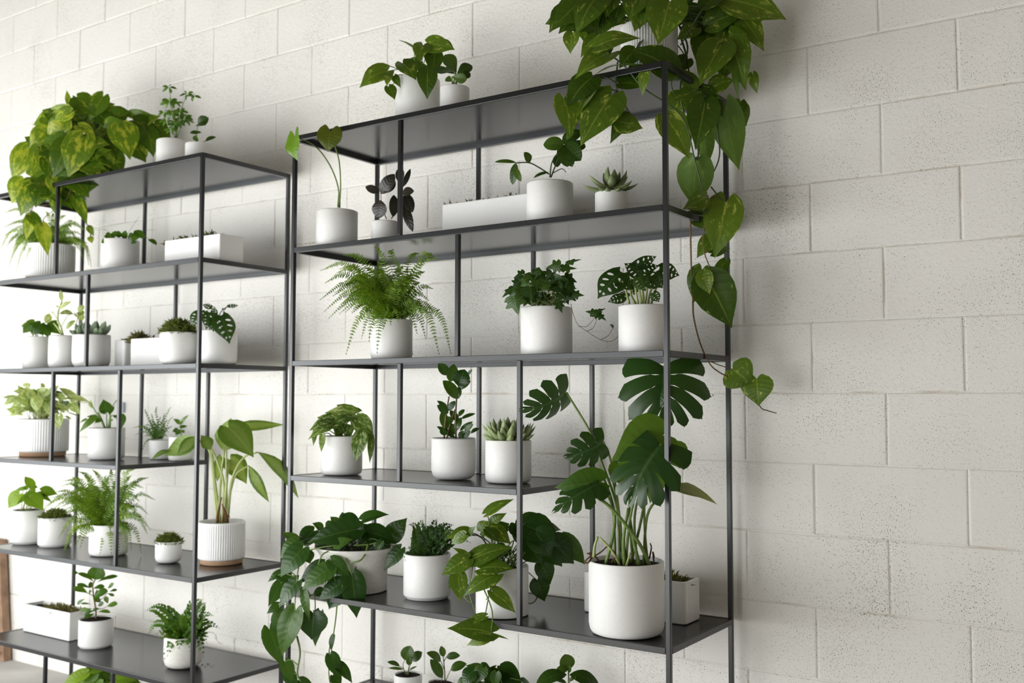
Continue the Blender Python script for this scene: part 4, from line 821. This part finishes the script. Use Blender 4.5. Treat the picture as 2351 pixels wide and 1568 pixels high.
# ================================================================== farther unit
A = (0, 150, 3.136)
o = pot('trailing_pothos', 'huge golden pothos atop the left shelves, cascading over their front', 165, 272, 318, 1, y=.20, kind='rim', mat='raw', unit='L')
FR(o, *A)
blades(o, [(205, 598, 88, 835, 155, -.14, -.16, 0, 'heart', .9), (175, 838, 85, 995, 160, -.15, -.16, 0, 'heart', 1), (232, 868, 148, 1088, 145, -.16, -.17, 0, 'heart', .5), (335, 468, 208, 603, 125, -.12, -.14), (272, 598, 233, 795, 105), (482, 558, 383, 815, 156, -.15, -.17, 0, 'heart', .1), (602, 518, 488, 803, 205, -.15, -.18, 5, 'heart', .6), (872, 440, 937, 683, 195, -.14, -.16, 0, 'heart', .6), (558, 242, 702, 375, 146, -.06, -.08), (742, 225, 640, 402, 116, -.06, -.08), (492, 272, 480, 178, 36, -.04, -.04, 0, 'heart', .8), (400, 322, 577, 290, 66, -.05, -.05, 40), (512, 330, 388, 402, 96), (472, 400, 338, 522, 136), (820, 402, 932, 338, 156, -.02, -.02, 0, 'heart', .05), (940, 350, 1112, 362, 66, .0, .02, 30, 'heart', .2), (960, 400, 1092, 483, 146, -.02, -.02, 0, 'heart', .05), (1110, 418, 1195, 520, 130, 0, 0, 0, 'heart', .1), (1062, 468, 1105, 664, 126, -.04, -.04, 0, 'heart', .05), (940, 558, 1052, 703, 146, -.05, -.05, 0, 'heart', .05), (1030, 578, 1062, 662, 44, -.06, -.06, 0, 'heart', .8), (740, 558, 782, 755, 156, -.08, -.1, 0, 'heart', .1), (568, 438, 695, 522, 86), (520, 818, 642, 955, 156, -.17, -.18, 0, 'heart', .1), (370, 818, 432, 962, 96, -.17, -.17, 0, 'heart', .8), (702, 758, 598, 832, 96, -.14, -.14, 0, 'heart', .9), (400, 938, 432, 1112, 80, -.17, -.17, 30, 'heart', .4), (540, 948, 628, 1152, 86, -.16, -.16), (222, 1088, 188, 1262, 76, -.16, -.16, 0, 'heart', 1), (220, 1078, 312, 1203, 76, -.16, -.16), (300, 1158, 346, 1373, 96, -.17, -.17, 0, 'heart', .95), (640, 1165, 677, 1232, 44, -.12, -.12), (650, 1238, 662, 1282, 40, -.12, -.12), (552, 668, 498, 803, 96, -.17, -.17, 0, 'heart', 1), (330, 380, 380, 460, 110, -.08, -.08), (650, 560, 690, 640, 90, -.1, -.1), (1160, 440, 1205, 640, 90, .02, .02, 0, 'heart', .05)]
, 'pothos_l', dd=(-.15, -.11), pet=.0018, smat='stem_d', roll=18)
blades(o, cloud(34, 640, 430, 330, 140, 150, .78, (-.08, .1)) + cloud(40, 480, 680, 290, 190, 165, .78, (-.14, -.06)) + cloud(22, 400, 900, 250, 110, 150, .78, (-.16, -.1)) + cloud(8, 700, 700, 130, 110, 150, .78, (-.12, -.08)) + cloud(8, 960, 500, 170, 130, 150, .7, (-.03, .06)), 'pothos_m', pet=.0016, smat='stem_d', roll=20)
stems(o, [[(430, 560, -.1), (350, 800, -.15), (300, 920, -.16), (400, 995, -.16)], [(600, 600, -.1), (520, 850, -.16), (480, 960, -.16), (380, 1000, -.16), (240, 1010, -.16)], [(480, 960, -.16), (430, 1010, -.16), (340, 1080, -.16)], [(600, 830, -.15), (560, 960, -.16), (540, 1000, -.16)], [(620, 1140, -.14), (640, 1170, -.12), (660, 1250, -.12)]], 'stem_b', 'vine', r=.002)
o = pot('potted_umbrella_tree', 'white pot with slender many-fingered seedling atop the left shelves', 360, 426, 315.5, 1, y=.15, unit='L', kind='cyl')
FR(o, *A)
rows = []
for cu, cv, r_, n_, a0 in ((1222, 258, 74, 7, .2), (1216, 158, 58, 5, 0), (1350, 205, 60, 5, .5), (1395, 218, 55, 4, .2), (1240, 342, 62, 7, .4), (1298, 328, 60, 6, .1), (1330, 372, 66, 7, .3), (1200, 398, 56, 6, 0), (1262, 422, 60, 7, .6), (1232, 462, 52, 6, .2), (1350, 400, 50, 6, .2), (1270, 270, 50, 5, .9), (1180, 340, 50, 5, .1), (1290, 400, 60, 6, .8)):
    d_ = ru(-.03, .03)
    for i in range(n_):
        t = a0 + 2 * pi * i / n_; rows.append((cu + 5 * math.cos(t), cv + 3 * math.sin(t), cu + r_ * math.cos(t), cv + r_ * .55 * math.sin(t) + r_ * .22, r_ * .34, d_, d_ + .02 * math.sin(t)))
blades(o, rows, 'midg', 'oval', pet=0, roll=20)
stems(o, [[(1265, 520), (1262, 430), (1240, 300), (1216, 160)], [(1270, 520), (1300, 330), (1345, 215)], [(1260, 520), (1225, 420), (1200, 398)], [(1275, 520), (1310, 430), (1335, 372)], [(1262, 470), (1222, 258)], [(1345, 215), (1395, 218)], [(1268, 500), (1290, 400), (1298, 328)]], 'stem', r=.0016)
o = pot('potted_peperomia', 'small white pot with one short leafy stem, at corner atop the left shelves', 426, 485.5, 324, 1, y=.15, unit='L', kind='cyl')
FR(o, *A)
blades(o, [(1425, 420, 1502, 378, 66), (1408, 436, 1484, 430, 46), (1432, 490, 1368, 484, 30, 0, 0, 0, 'oval', .1), (1410, 545, 1412, 502, 38), (1478, 547, 1556, 517, 32), (1415, 490, 1450, 480, 26)], 'peper', 'oval', pet=0)
stems(o, [[(1415, 545), (1417, 480), (1428, 412)], [(1460, 552), (1480, 545)]], 'stem', r=.0018)
# ---- second shelf
o = pot('potted_fern', 'feathery pale fern in ribbed white pot under the golden pothos, left shelves', 63, 168.5, 556, 2, y=.17, kind='rib', unit='L')
FR(o, *A)
tips = [(20, 1170), (10, 1240), (50, 1300), (110, 1505, -.1), (60, 1460, -.1), (30, 1060), (130, 1080), (270, 1400, -.1), (480, 1080), (530, 1120), (640, 1440), (600, 1400), (660, 1455), (330, 1050), (560, 1250), (180, 1420, -.1), (210, 1350, -.1), (90, 1380), (0, 1330), (80, 1150), (200, 1130), (430, 1100), (380, 1060), (610, 1320), (500, 1180), (160, 1200), (420, 1180), (470, 1220), (120, 1250), (240, 1260)]
ferny(o, (380, 1290), tips, 'fern_l', 30, .0055, extra=60, ext=(330, 1230, 320, 170), arch=.22)
o = pot('potted_hoya', 'white pot with small trailing vine, second shelf of the left shelves', 234, 317.5, 546, 2, y=.15, unit='L', kind='cyl')
FR(o, *A)
blades(o, [(830, 1242, 748, 1230, 46), (860, 1240, 850, 1190, 36), (892, 1252, 906, 1188, 40), (920, 1240, 960, 1215, 46), (968, 1190, 1038, 1248, 56), (1068, 1253, 1128, 1294, 40), (912, 1262, 983, 1276, 36), (888, 1268, 823, 1292, 36), (907, 1308, 868, 1383, 46), (872, 1352, 828, 1328, 34), (880, 1370, 838, 1400, 34), (870, 1410, 900, 1415, 20), (835, 1425, 808, 1446, 30), (800, 1230, 760, 1215, 40), (770, 1250, 730, 1280, 30), (940, 1230, 1000, 1245, 46), (870, 1225, 800, 1210, 40), (990, 1240, 950, 1210, 46)], 'midg', 'oval', dd=(-.06, 0), pet=0)
stems(o, [[(860, 1255), (900, 1250, -.05), (906, 1310, -.05), (885, 1370, -.05), (830, 1430, -.05)], [(920, 1250), (1000, 1210, -.03), (1060, 1240, -.03), (1075, 1258, -.03)], (.0006, [(900, 1240), (960, 1150), (1000, 1090)]), (.0006, [(820, 1240), (760, 1185), (660, 1190)]), (.0006, [(940, 1240), (1050, 1190), (1120, 1185)])], 'stem', r=.0012)
zs = SH[2]; yq = LY + .10
x1_ = at_y(505.5, 536, yq).x; x0_ = at_y(378, 552, yq).x; h = at_y(505.5, 536, yq).z - zs; yb = at_x(560, 545.5, x1_).y
o = planter('long_planter', 'long low white planter at right end of second shelf, left shelves', x0_, x1_, yq, yb, zs, h)
for (u, mt_, r_, hh) in ((400, 'moss_d', .03, .012), (435, 'moss_d', .03, .02), (487, 'moss', .035, .03), (470, 'moss', .03, .015)):
    q = at_y(u, 545, yq + .05); mossy(o, q.x, q.y, o.top.z, r_, .035, hh, 70, mt_, .022)
# ---- third shelf
A = (0, 660, 7.347)
o = pot('potted_pothos', 'white pot of low glossy leaves, leftmost on third shelf, left shelves', 55, 116, 771.5, 3, y=.15, unit='L')
FR(o, *A)
blades(o, [(560, 602, 438, 568, 118, 0, 0, 0, 'heart', 1), (482, 618, 348, 662, 78, -.03, -.03, 0, 'heart', 1), (502, 638, 385, 775, 136, -.05, -.05, -30), (692, 608, 578, 805, 185, -.04, -.06, 0, 'heart', 0), (800, 640, 1015, 795, 225, -.02, -.04, 0, 'heart', .4), (740, 660, 832, 865, 166, -.06, -.06), (952, 573, 808, 592, 50, .02, .02), (640, 680, 720, 810, 160, -.02, -.03, 0, 'heart', .1), (560, 640, 540, 800, 120, -.02, -.03)], 'midg', pet=.0015)
o = pot('potted_fig', 'white pot with upright pale-leaved fig seedling, third shelf of the left shelves', 113.5, 172, 769, 3, y=.13, unit='L', kind='rim')
FR(o, *A)
blades(o, [(1000, 372, 1205, 240, 90, -.02, -.03, -10), (1000, 440, 1225, 442, 118, -.03, -.04, -15), (1045, 235, 1018, 48, 66, .02, .03), (832, 440, 765, 605, 116, -.02, -.03, -30), (1272, 558, 1118, 705, 98, -.03, -.04, 20), (1300, 430, 1425, 445, 120, .05, .05), (1310, 400, 1425, 308, 100, .05, .05), (985, 340, 945, 305, 40), (905, 430, 870, 415, 36), (1330, 440, 1390, 560, 110, .05, .05), (1260, 450, 1290, 500, 40)], 'syng', 'oval', pet=0)
stems(o, [(.0045, [(1060, 800), (1030, 680), (985, 580), (975, 500), (990, 380), (1045, 235)]), [(980, 570), (940, 490), (895, 425), (832, 440)], [(1040, 650), (1100, 540), (1150, 470), (1300, 432, .04)], (.0045, [(1040, 790), (980, 690), (905, 600)]), [(1290, 600), (1310, 500), (1320, 440, .04)]], 'stem_l', r=.0018)
o = pot('potted_succulent', 'white pot of upright spiky succulents, third shelf of the left shelves', 168.5, 251, 766.5, 3, y=.13, unit='L', kind='rim')
FR(o, *A)
mb = MB()
for bu, tu, tv, w, d_ in ((1270, 1165, 715, 70, .02), (1280, 1235, 715, 60, -.03), (1330, 1275, 600, 90, 0), (1380, 1370, 555, 90, .02), (1530, 1490, 580, 80, .02), (1550, 1612, 562, 110, 0), (1640, 1636, 555, 80, .04), (1680, 1785, 562, 110, .01), (1760, 1868, 622, 90, .01), (1600, 1632, 680, 80, -.05), (1690, 1702, 690, 70, -.05), (1340, 1330, 650, 80, -.04), (1740, 1800, 660, 70, .03), (1450, 1420, 580, 90, .0), (1480, 1440, 640, 90, -.03), (1560, 1540, 640, 80, .04), (1400, 1450, 600, 80, .04)):
    B = PP(o, bu, 790, d_ * .6); Tp = PP(o, tu, tv, d_); fat_leaf(mb, B, Tp, WPX(o, w), .5, facing(B), -.05)
mb.build('rosette', M['succ_g'], o.root)
zs = SH[3]; yq = LY + .19
xa = at_y(261, 783, yq).x; xb = at_y(286, 781, yq).x
o = planter('cube_planter', 'small grey-white cube planter touching the long mossy planter, left shelves', xa, xb, yq, yq + .09, zs, at_y(262, 782, yq).z - zs, 'gloss', rad=.014, th=.008)
mossy(o, (xa + xb) / 2 + .01, yq + .04, o.top.z, .03, .03, .014, 60, 'moss_d', .02)
yq = LY + .155
xa = at_y(300, 778, yq).x; xb = at_y(398, 776, yq).x
o = planter('long_planter', 'long white planter tufted with brown moss behind a mossy pot, left shelves', xa, xb, yq, yq + .10, zs, at_y(305, 778, yq).z - zs)
q = at_y(321, 770, yq + .05); mossy(o, q.x, q.y, o.top.z, .055, .04, .032, 200, 'moss_d', .022)
q = at_y(352, 770, yq + .05); mossy(o, q.x, q.y, o.top.z, .04, .03, .012, 60, 'moss_d', .018)
o = pot('potted_moss', 'round white pot heaped with green-brown moss, third shelf of the left shelves', 368, 452, 760.5, 3, y=.09, unit='L', kind='rim')
mossy(o, o.c.x, o.c.y, o.c.z + o.h - .01, o.r * .92, o.r * .92, .05, 900, 'moss', .02)
o = pot('potted_holed_philodendron', 'white pot with dark perforated leaves, right end of third shelf, left shelves', 459, 543.5, 757, 3, y=.15, unit='L', kind='cyl')
FR(o, 240, 680, 7.347)
blades(o, [(1960, 320, 2108, 802, 330, -.08, -.11, 0, 'holes', .15), (1590, 270, 1485, 505, 190, -.03, -.04, 0, 'holes', .6), (2080, 168, 2265, 152, 60, .03, .05, 40, 'holes', .1), (1810, 190, 1650, 140, 130, 0, 0, 20, 'holes', .8), (1845, 345, 1852, 172, 110, .0, .0, 0, 'holes', .9), (1765, 270, 1715, 565, 170, -.05, -.07, 0, 'holes', .4), (1790, 380, 1840, 605, 130, -.05, -.07, 10, 'holes', .5), (1950, 330, 1890, 420, 110, -.03, -.04, 0, 'holes', .2), (1700, 250, 1660, 420, 120, 0, 0, 0, 'holes', .2)], 'adans', 'holes', pet=.0018, smat='stem_d')
stems(o, [[(1850, 600), (1900, 420), (2005, 330), (2010, 250), (2080, 165, .03)], [(2050, 300), (2085, 290)], (.004, [(1985, 215), (2010, 215)])], 'stem_d', r=.002)
# ---- fourth shelf
A = (0, 870, 7.347)
o = pot('potted_arrowhead_vine', 'mound of pale arrowhead leaves in ribbed white pot with tan base, left shelves', 43, 152.5, 962, 4, vb=1049, kind='rib', mat='gloss')
FR(o, *A)
blades(o, [(255, 330, 28, 312, 140), (990, 640, 985, 855, 156, -.1, -.11), (1220, 300, 985, 148, 136, .03, .03), (1200, 318, 1515, 392, 116, .0, .02), (1520, 400, 1562, 505, 66, .02, .02), (1200, 408, 1362, 605, 156), (1200, 588, 1335, 652, 46), (430, 130, 520, 80, 120), (700, 110, 770, 130, 120), (1130, 640, 1210, 685, 40)]
  + cloud(46, 660, 400, 540, 240, 210, .72, (-.1, .1)), 'syng', 'arrow', pet=.0016, smat='stem_l', roll=30)
blades(o, cloud(16, 760, 420, 420, 190, 190, .66, (-.03, .1)), 'midg', 'arrow', pet=0, roll=30)
o = pot('potted_anthurium', 'white pot with few dark leaves on stiff stalks, fourth of the left shelves', 203, 283.5, 983, 4, vb=1056, kind='cyl')
FR(o, *A)
blades(o, [(1795, 552, 1740, 342, 200, 0, 0, 0, 'heart', .1), (1632, 650, 1455, 640, 70), (1600, 650, 1335, 905, 98, -.04, -.06), (1455, 678, 1345, 742, 36), (1682, 678, 1598, 745, 80), (1902, 478, 1828, 615, 56, -.02, -.02, -40), (1762, 540, 1690, 572, 36), (2040, 618, 2052, 838, 140, -.01, -.02, 0, 'heart', .3), (1858, 722, 1922, 678, 46), (1930, 620, 1960, 660, 50)], 'midg', pet=0)
stems(o, [[(1780, 830), (1680, 660), (1595, 520), (1520, 400)], [(1800, 830), (1800, 680), (1795, 552)], [(1830, 830), (1860, 600), (1890, 480), (1970, 355)], [(1820, 830), (1860, 640), (1950, 615), (2040, 618)], [(1760, 830), (1690, 690), (1632, 650)], (.0045, [(1770, 830), (1720, 700), (1650, 560)]), (.0045, [(1850, 830), (1865, 620)])], 'stem', r=.0026)
A = (250, 900, 5.343)
o = pot('potted_asparagus_fern', 'small white pot with wispy asparagus fern, fourth of the left shelves', 342.5, 393, 1011, 4, vb=1055, kind='cyl')
FR(o, *A)
ferny(o, (600, 580), [(440, 200), (590, 175), (770, 175), (795, 300), (430, 400), (290, 440), (320, 530), (785, 420), (740, 500), (395, 790, -.03), (680, 560), (520, 260), (690, 260), (480, 330), (640, 300), (560, 420), (450, 470), (700, 380), (380, 420), (420, 560)], 'midg', 22, .0085, extra=26, ext=(590, 420, 190, 170), arch=.12, dd=(-.06, .06), rw=.0007)
o = pot('potted_peperomia', 'small white pot half hidden by broad leaf beside the wispy fern, left shelves', 387.5, 442, 1003, 4, vb=1058.5, kind='cyl')
FR(o, *A)
blades(o, [(880, 402, 983, 278, 46), (877, 397, 788, 328, 52), (860, 432, 965, 418, 36), (862, 468, 778, 485, 66), (872, 460, 818, 532, 66), (890, 470, 930, 500, 40)], 'midg', 'lance', pet=0)
stems(o, [[(885, 560), (885, 470), (878, 395)]], 'stem', r=.0024)
# ---- fifth shelf
o = pot('potted_aglaonema', 'tall silver-marked broad-leaved plant in ribbed white pot with tan base, left shelves', 455, 560.5, 1202, 5, vb=1300, kind='rib', mat='gloss', fill=.022)
FR(o, *A)
blades(o, [(1405, 720, 1500, 318, 310, .05, .05, 170, 'lance', .9), (1470, 440, 1778, 805, 345, -.08, -.12, 0, 'heart', .1), (1500, 430, 2155, 402, 120, .03, .08, 25, 'lance', .6), (1830, 738, 2325, 1308, 175, .02, .05, -15, 'lance', .3), (1490, 835, 1692, 1130, 245, .06, .05, 0, 'heart', .9), (1720, 905, 1968, 1355, 130, 0, 0, 25, 'lance', .7), (1060, 560, 680, 780, 220, -.03, -.05, 160, 'lance', .9), (1065, 545, 835, 778, 150, -.06, -.08, -30, 'lance', .4), (1050, 600, 850, 790, 100, -.02, -.03), (745, 715, 518, 832, 80, -.05, -.06, 20, 'lance', .1), (1250, 700, 1128, 528, 150, -.01, -.02, 0, 'lance', .1), (1360, 760, 1330, 1100, 110, .06, .06, 0, 'lance', 1)], 'aglao', 'lance', pet=0, sep=True, bend=.14)
stems(o, [[(1335, 1640), (1300, 1250), (1245, 760), (1160, 640), (1060, 565, -.03)], [(1345, 1640), (1370, 1100), (1420, 680)], [(1440, 1640), (1440, 1100), (1440, 660)], [(1390, 1640), (1410, 1150), (1340, 880), (1260, 700)], [(1450, 1640), (1490, 1200), (1545, 980), (1660, 800), (1830, 738)], (.003, [(1500, 1200), (1560, 1010), (1650, 940), (1720, 905)]), [(1410, 1640), (1450, 1050), (1490, 835, .06)], [(1370, 1640), (1300, 1100), (1260, 740), (1250, 700)]], 'stem_l', 'stalk', r=.0062, r1=.0035)
stems(o, [[(1330, 1600, -.03), (1340, 1480, -.03), (1385, 1290, -.02)], [(1450, 1600, -.03), (1430, 1480, -.03), (1385, 1370, -.03)], (.004, [(1400, 1600, -.03), (1410, 1480, -.03), (1400, 1420, -.03)]), (.0025, [(1480, 1540, -.03), (1460, 1510, -.03), (1440, 1560, -.03)])], 'dry', 'dry_sheath', r=.007, r1=.002)
A = (0, 1080, 5.467)
o = pot('potted_philodendron', 'white footed pot of light heart leaves, leftmost on fifth of the left shelves', 28.5, 97.5, 1173, 5, vb=1251, kind='foot', fill=.006)
FR(o, *A)
blades(o, [(245, 298, 103, 478, 168, -.04, -.05, 0, 'heart', 1), (352, 288, 207, 423, 70, -.05, -.06, -50, 'heart', .3), (392, 205, 308, 72, 116, 0, .02, 15, 'heart', .6), (378, 328, 545, 500, 196, -.06, -.08, 0, 'heart', .6), (518, 258, 728, 302, 146, 0, 0, 0, 'heart', .1), (332, 220, 183, 252, 50, .02, .02), (508, 308, 655, 405, 60, -.02, -.02, 0, 'heart', 0), (400, 215, 480, 215, 70, .02, .02), (380, 250, 440, 300, 100, -.02, -.02), (300, 215, 360, 240, 60)], 'light', pet=.0018, smat='stem_l')
o = pot('potted_moss', 'white footed pot of moss beside the big bright fern, left shelves', 89, 161, 1190, 5, vb=1257.5, kind='foot')
mossy(o, o.c.x, o.c.y, o.c.z + o.h - .012, o.r * .9, o.r * .9, .035, 700, 'moss', .018)
o = pot('potted_fern', 'large bright sword fern spilling over its white pot, fifth of the left shelves', 206, 291, 1207, 5, vb=1278, kind='cyl')
FR(o, *A)
tips = [(790, 130), (760, 200), (980, 10), (1160, -10), (1280, 140), (1390, -40), (1560, -60), (1700, -20), (1860, 90), (1950, 370), (1860, 550), (1890, 740), (1850, 800), (500, 520), (690, 270), (730, 860, -.08), (800, 1055, -.08), (800, 1000, -.1), (1250, 1085, -.1), (1400, 1090, -.1), (1510, 1085, -.08), (1775, 1040, -.02), (1600, 1040, -.06), (560, 450), (640, 350), (1750, 130), (1650, 1000), (900, 80), (1050, 60), (1650, 60), (1800, 220), (1500, 40), (1200, 560, -.12), (1240, 300, -.12), (1000, 350), (850, 400), (1000, 1000, -.1), (950, 960, -.1), (1750, 640), (1700, 480), (1100, 160), (640, 500), (720, 420), (1050, 600, -.1), (1330, 60), (1450, 120), (1620, 180), (900, 760, -.1), (860, 640, -.1), (1380, 760, -.1), (1560, 760, -.06), (1640, 820)]
ferny(o, (1330, 720), tips, 'fern', 66, .0078, extra=90, ext=(1250, 430, 520, 400), arch=.22, dd=(-.13, .1), zmax=SH[4] - H - .004)
o = pot('potted_moss', 'tiny white pot with tuft of dark moss, standing alone, left shelves', 357, 415, 1245.5, 5, vb=1294.5, kind='rim')
mossy(o, o.c.x, o.c.y, o.c.z + o.h - .012, o.r * .95, o.r * .95, .034, 650, 'moss', .017)
# ---- sixth shelf
zs = SH[6]; pa = at_z(158.2, 1472.7, zs); pb = at_z(52.3, 1449, zs); yq = (pa.y + pb.y) / 2
xr_ = at_y(158.2, 1472.7, yq).x; xl_ = at_y(52.3, 1449, yq).x; h = at_y(159, 1407.7, yq).z - zs; yb = at_y(109, 1379.5, yq).y
q = ray(109, 1379.5); tt = (zs + h - CAM.z) / q.z; yb = (CAM + q * tt).y
o = planter('long_planter', 'long open white planter with sparse moss, lowest of the left shelves', xl_, xr_, yq, min(max(yb, yq + .09), LY + D - .02), zs, h, th=.007)
mossy(o, xl_ + (xr_ - xl_) * .62, (o.y0 + o.y1) / 2, o.top.z - .004, (xr_ - xl_) * .36, .035, .016, 260, 'moss_d', .022)
mossy(o, xr_ - .02, (o.y0 + o.y1) / 2, o.top.z - .004, .018, .03, .02, 60, 'moss_d', .02)
A = (130, 1280, 5.445)
o = pot('potted_clusia', 'white footed pot with upright leafy seedling, lowest of the left shelves', 181.5, 257, 1427, 6, vb=1491, kind='foot', fill=.006)
FR(o, *A)
blades(o, [(482, 268, 522, 103, 188, 0, 0, 5, 'round', .5), (462, 302, 265, 195, 76, -.02, -.03, 25), (270, 198, 203, 185, 46), (508, 307, 768, 233, 76, .0, .02, -25, 'obov', .3), (430, 378, 420, 303, 56), (422, 382, 253, 330, 50, .03, .04, 0, 'obov', .05), (388, 447, 203, 385, 92, -.03, -.05, 15, 'obov', .9), (458, 392, 602, 365, 66, -.02, -.02), (640, 388, 718, 323, 54), (662, 427, 758, 403, 40), (640, 450, 722, 477, 34), (470, 502, 643, 420, 116, -.05, -.06, -10, 'obov', .3), (640, 572, 613, 483, 56), (628, 612, 764, 582, 72), (352, 518, 256, 583, 46), (430, 582, 303, 575, 26), (442, 642, 283, 662, 48, -.05, -.06, -30), (540, 640, 448, 662, 46, -.06, -.06, 0, 'obov', 0), (508, 692, 673, 690, 56), (472, 670, 343, 722, 66), (472, 700, 343, 757, 46), (440, 420, 400, 440, 60), (500, 400, 520, 470, 60), (480, 520, 540, 560, 60), (520, 600, 590, 570, 60), (450, 470, 520, 540, 80)], 'midg', 'obov', dd=(-.04, .04), pet=0)
stems(o, [(.0034, [(490, 760), (490, 650), (462, 480), (452, 350), (482, 275)]), [(470, 560), (560, 520), (640, 440)], [(485, 640), (570, 640), (630, 610)], [(465, 480), (420, 460), (388, 447)]], 'stem_b', r=.0018)
o = pot('potted_maidenhair_fern', 'rough white pot with lacy small-leaved fern, lowest of the left shelves', 377, 462.5, 1467, 6, vb=1538, kind='rim', mat='raw')
FR(o, *A)
tips = [(1100, 665), (1150, 630), (1360, 630), (1500, 700), (1640, 630), (1760, 520), (1870, 560), (1970, 730), (2045, 890), (1240, 740), (1240, 960, -.06), (1150, 960), (1260, 1050, -.06), (1380, 1250, -.09), (1330, 1350, -.06), (1885, 1080), (1840, 1265, -.04), (1900, 1000), (1530, 1150, -.1), (1665, 1190, -.1), (1450, 800), (1830, 520), (1300, 820), (1380, 900, -.07), (1860, 640), (1940, 860), (1780, 1180, -.06), (1460, 1000, -.1), (1600, 1050, -.1), (1720, 1050, -.1)]
ferny(o, (1590, 1010), tips, 'midg', 70, .0125, 1, extra=60, ext=(1590, 900, 330, 230), arch=.2, dd=(-.08, .08))
stems(o, [[(1880, 930, .02), (1960, 940, .02), (2000, 1010, .02), (1975, 1000, .02), (2030, 1060, .02), (2085, 1075, .02)], [(1990, 960, .02), (2010, 1040, .02), (2050, 1080, .02)]], 'stem_l', 'tendril', r=.0007)
# ---- below the sixth shelf, standing on the floor
o = pot('potted_pothos', 'leafy bright green plant on the floor under the left shelves', 180, 300, 1606, 6, y=.2, unit='L', kind='str', zs=FLOOR)
FR(o, *A)
blades(o, [(560, 1385, 258, 1462, 130, -.02, -.04, 10, 'heart', .7), (370, 1450, 70, 1590, 150, -.05, -.06, 0, 'heart', 1), (480, 1420, 340, 1560, 190, -.03, -.04, 0, 'heart', .2), (590, 1400, 640, 1540, 170, 0, 0, 0, 'heart', .1), (760, 1490, 1070, 1580, 150, .02, .04), (700, 1430, 800, 1560, 170, .02, .02), (520, 1500, 400, 1600, 180), (860, 1520, 900, 1640, 150)] + cloud(22, 600, 1600, 380, 130, 210, .75, (-.06, .1)), 'light', dd=(-.05, .05), pet=.002)

# crumbs of potting soil spilled on the lowest shelf, and a fallen leaf by the plank
mb = MB()
for _ in range(26):
    q = at_z(458 + ru(0, 34) ** 1, 1531 - ru(0, 8), SH[6]) if rnd() < .8 else at_z(454 + ru(-3, 4), 1536, SH[6]); r_ = ru(.0006, .0022)
    vs = [q + Vector((math.cos(t) * r_ * ru(.7, 1.2), math.sin(t) * r_ * ru(.7, 1.2), -.0006)) for t in (0, 1.3, 2.5, 3.8, 5)] + [q + Vector((0, 0, r_ * .9))]
    mb.add(vs, [(0, 1, 5), (1, 2, 5), (2, 3, 5), (3, 4, 5), (4, 0, 5), (4, 3, 2, 1, 0)])
tag(mb.build('spilled_soil', M['soil']), 'crumbs of dark soil beside the lacy fern pot', 'soil', kind='stuff')
q = at_z(7, 1506, FLOOR + .02); mb = MB()
leaf(mb, q + Vector((-.05, -.03, -.012)), q + Vector((.03, .0, .012)), .06, 'oval', UPZ, bend=.2, fold=.5, wave=.2)
tag(mb.build('fallen_leaf', M['litter']), 'curled reddish dry leaf on the floor at foot of the timber plank', 'leaf')
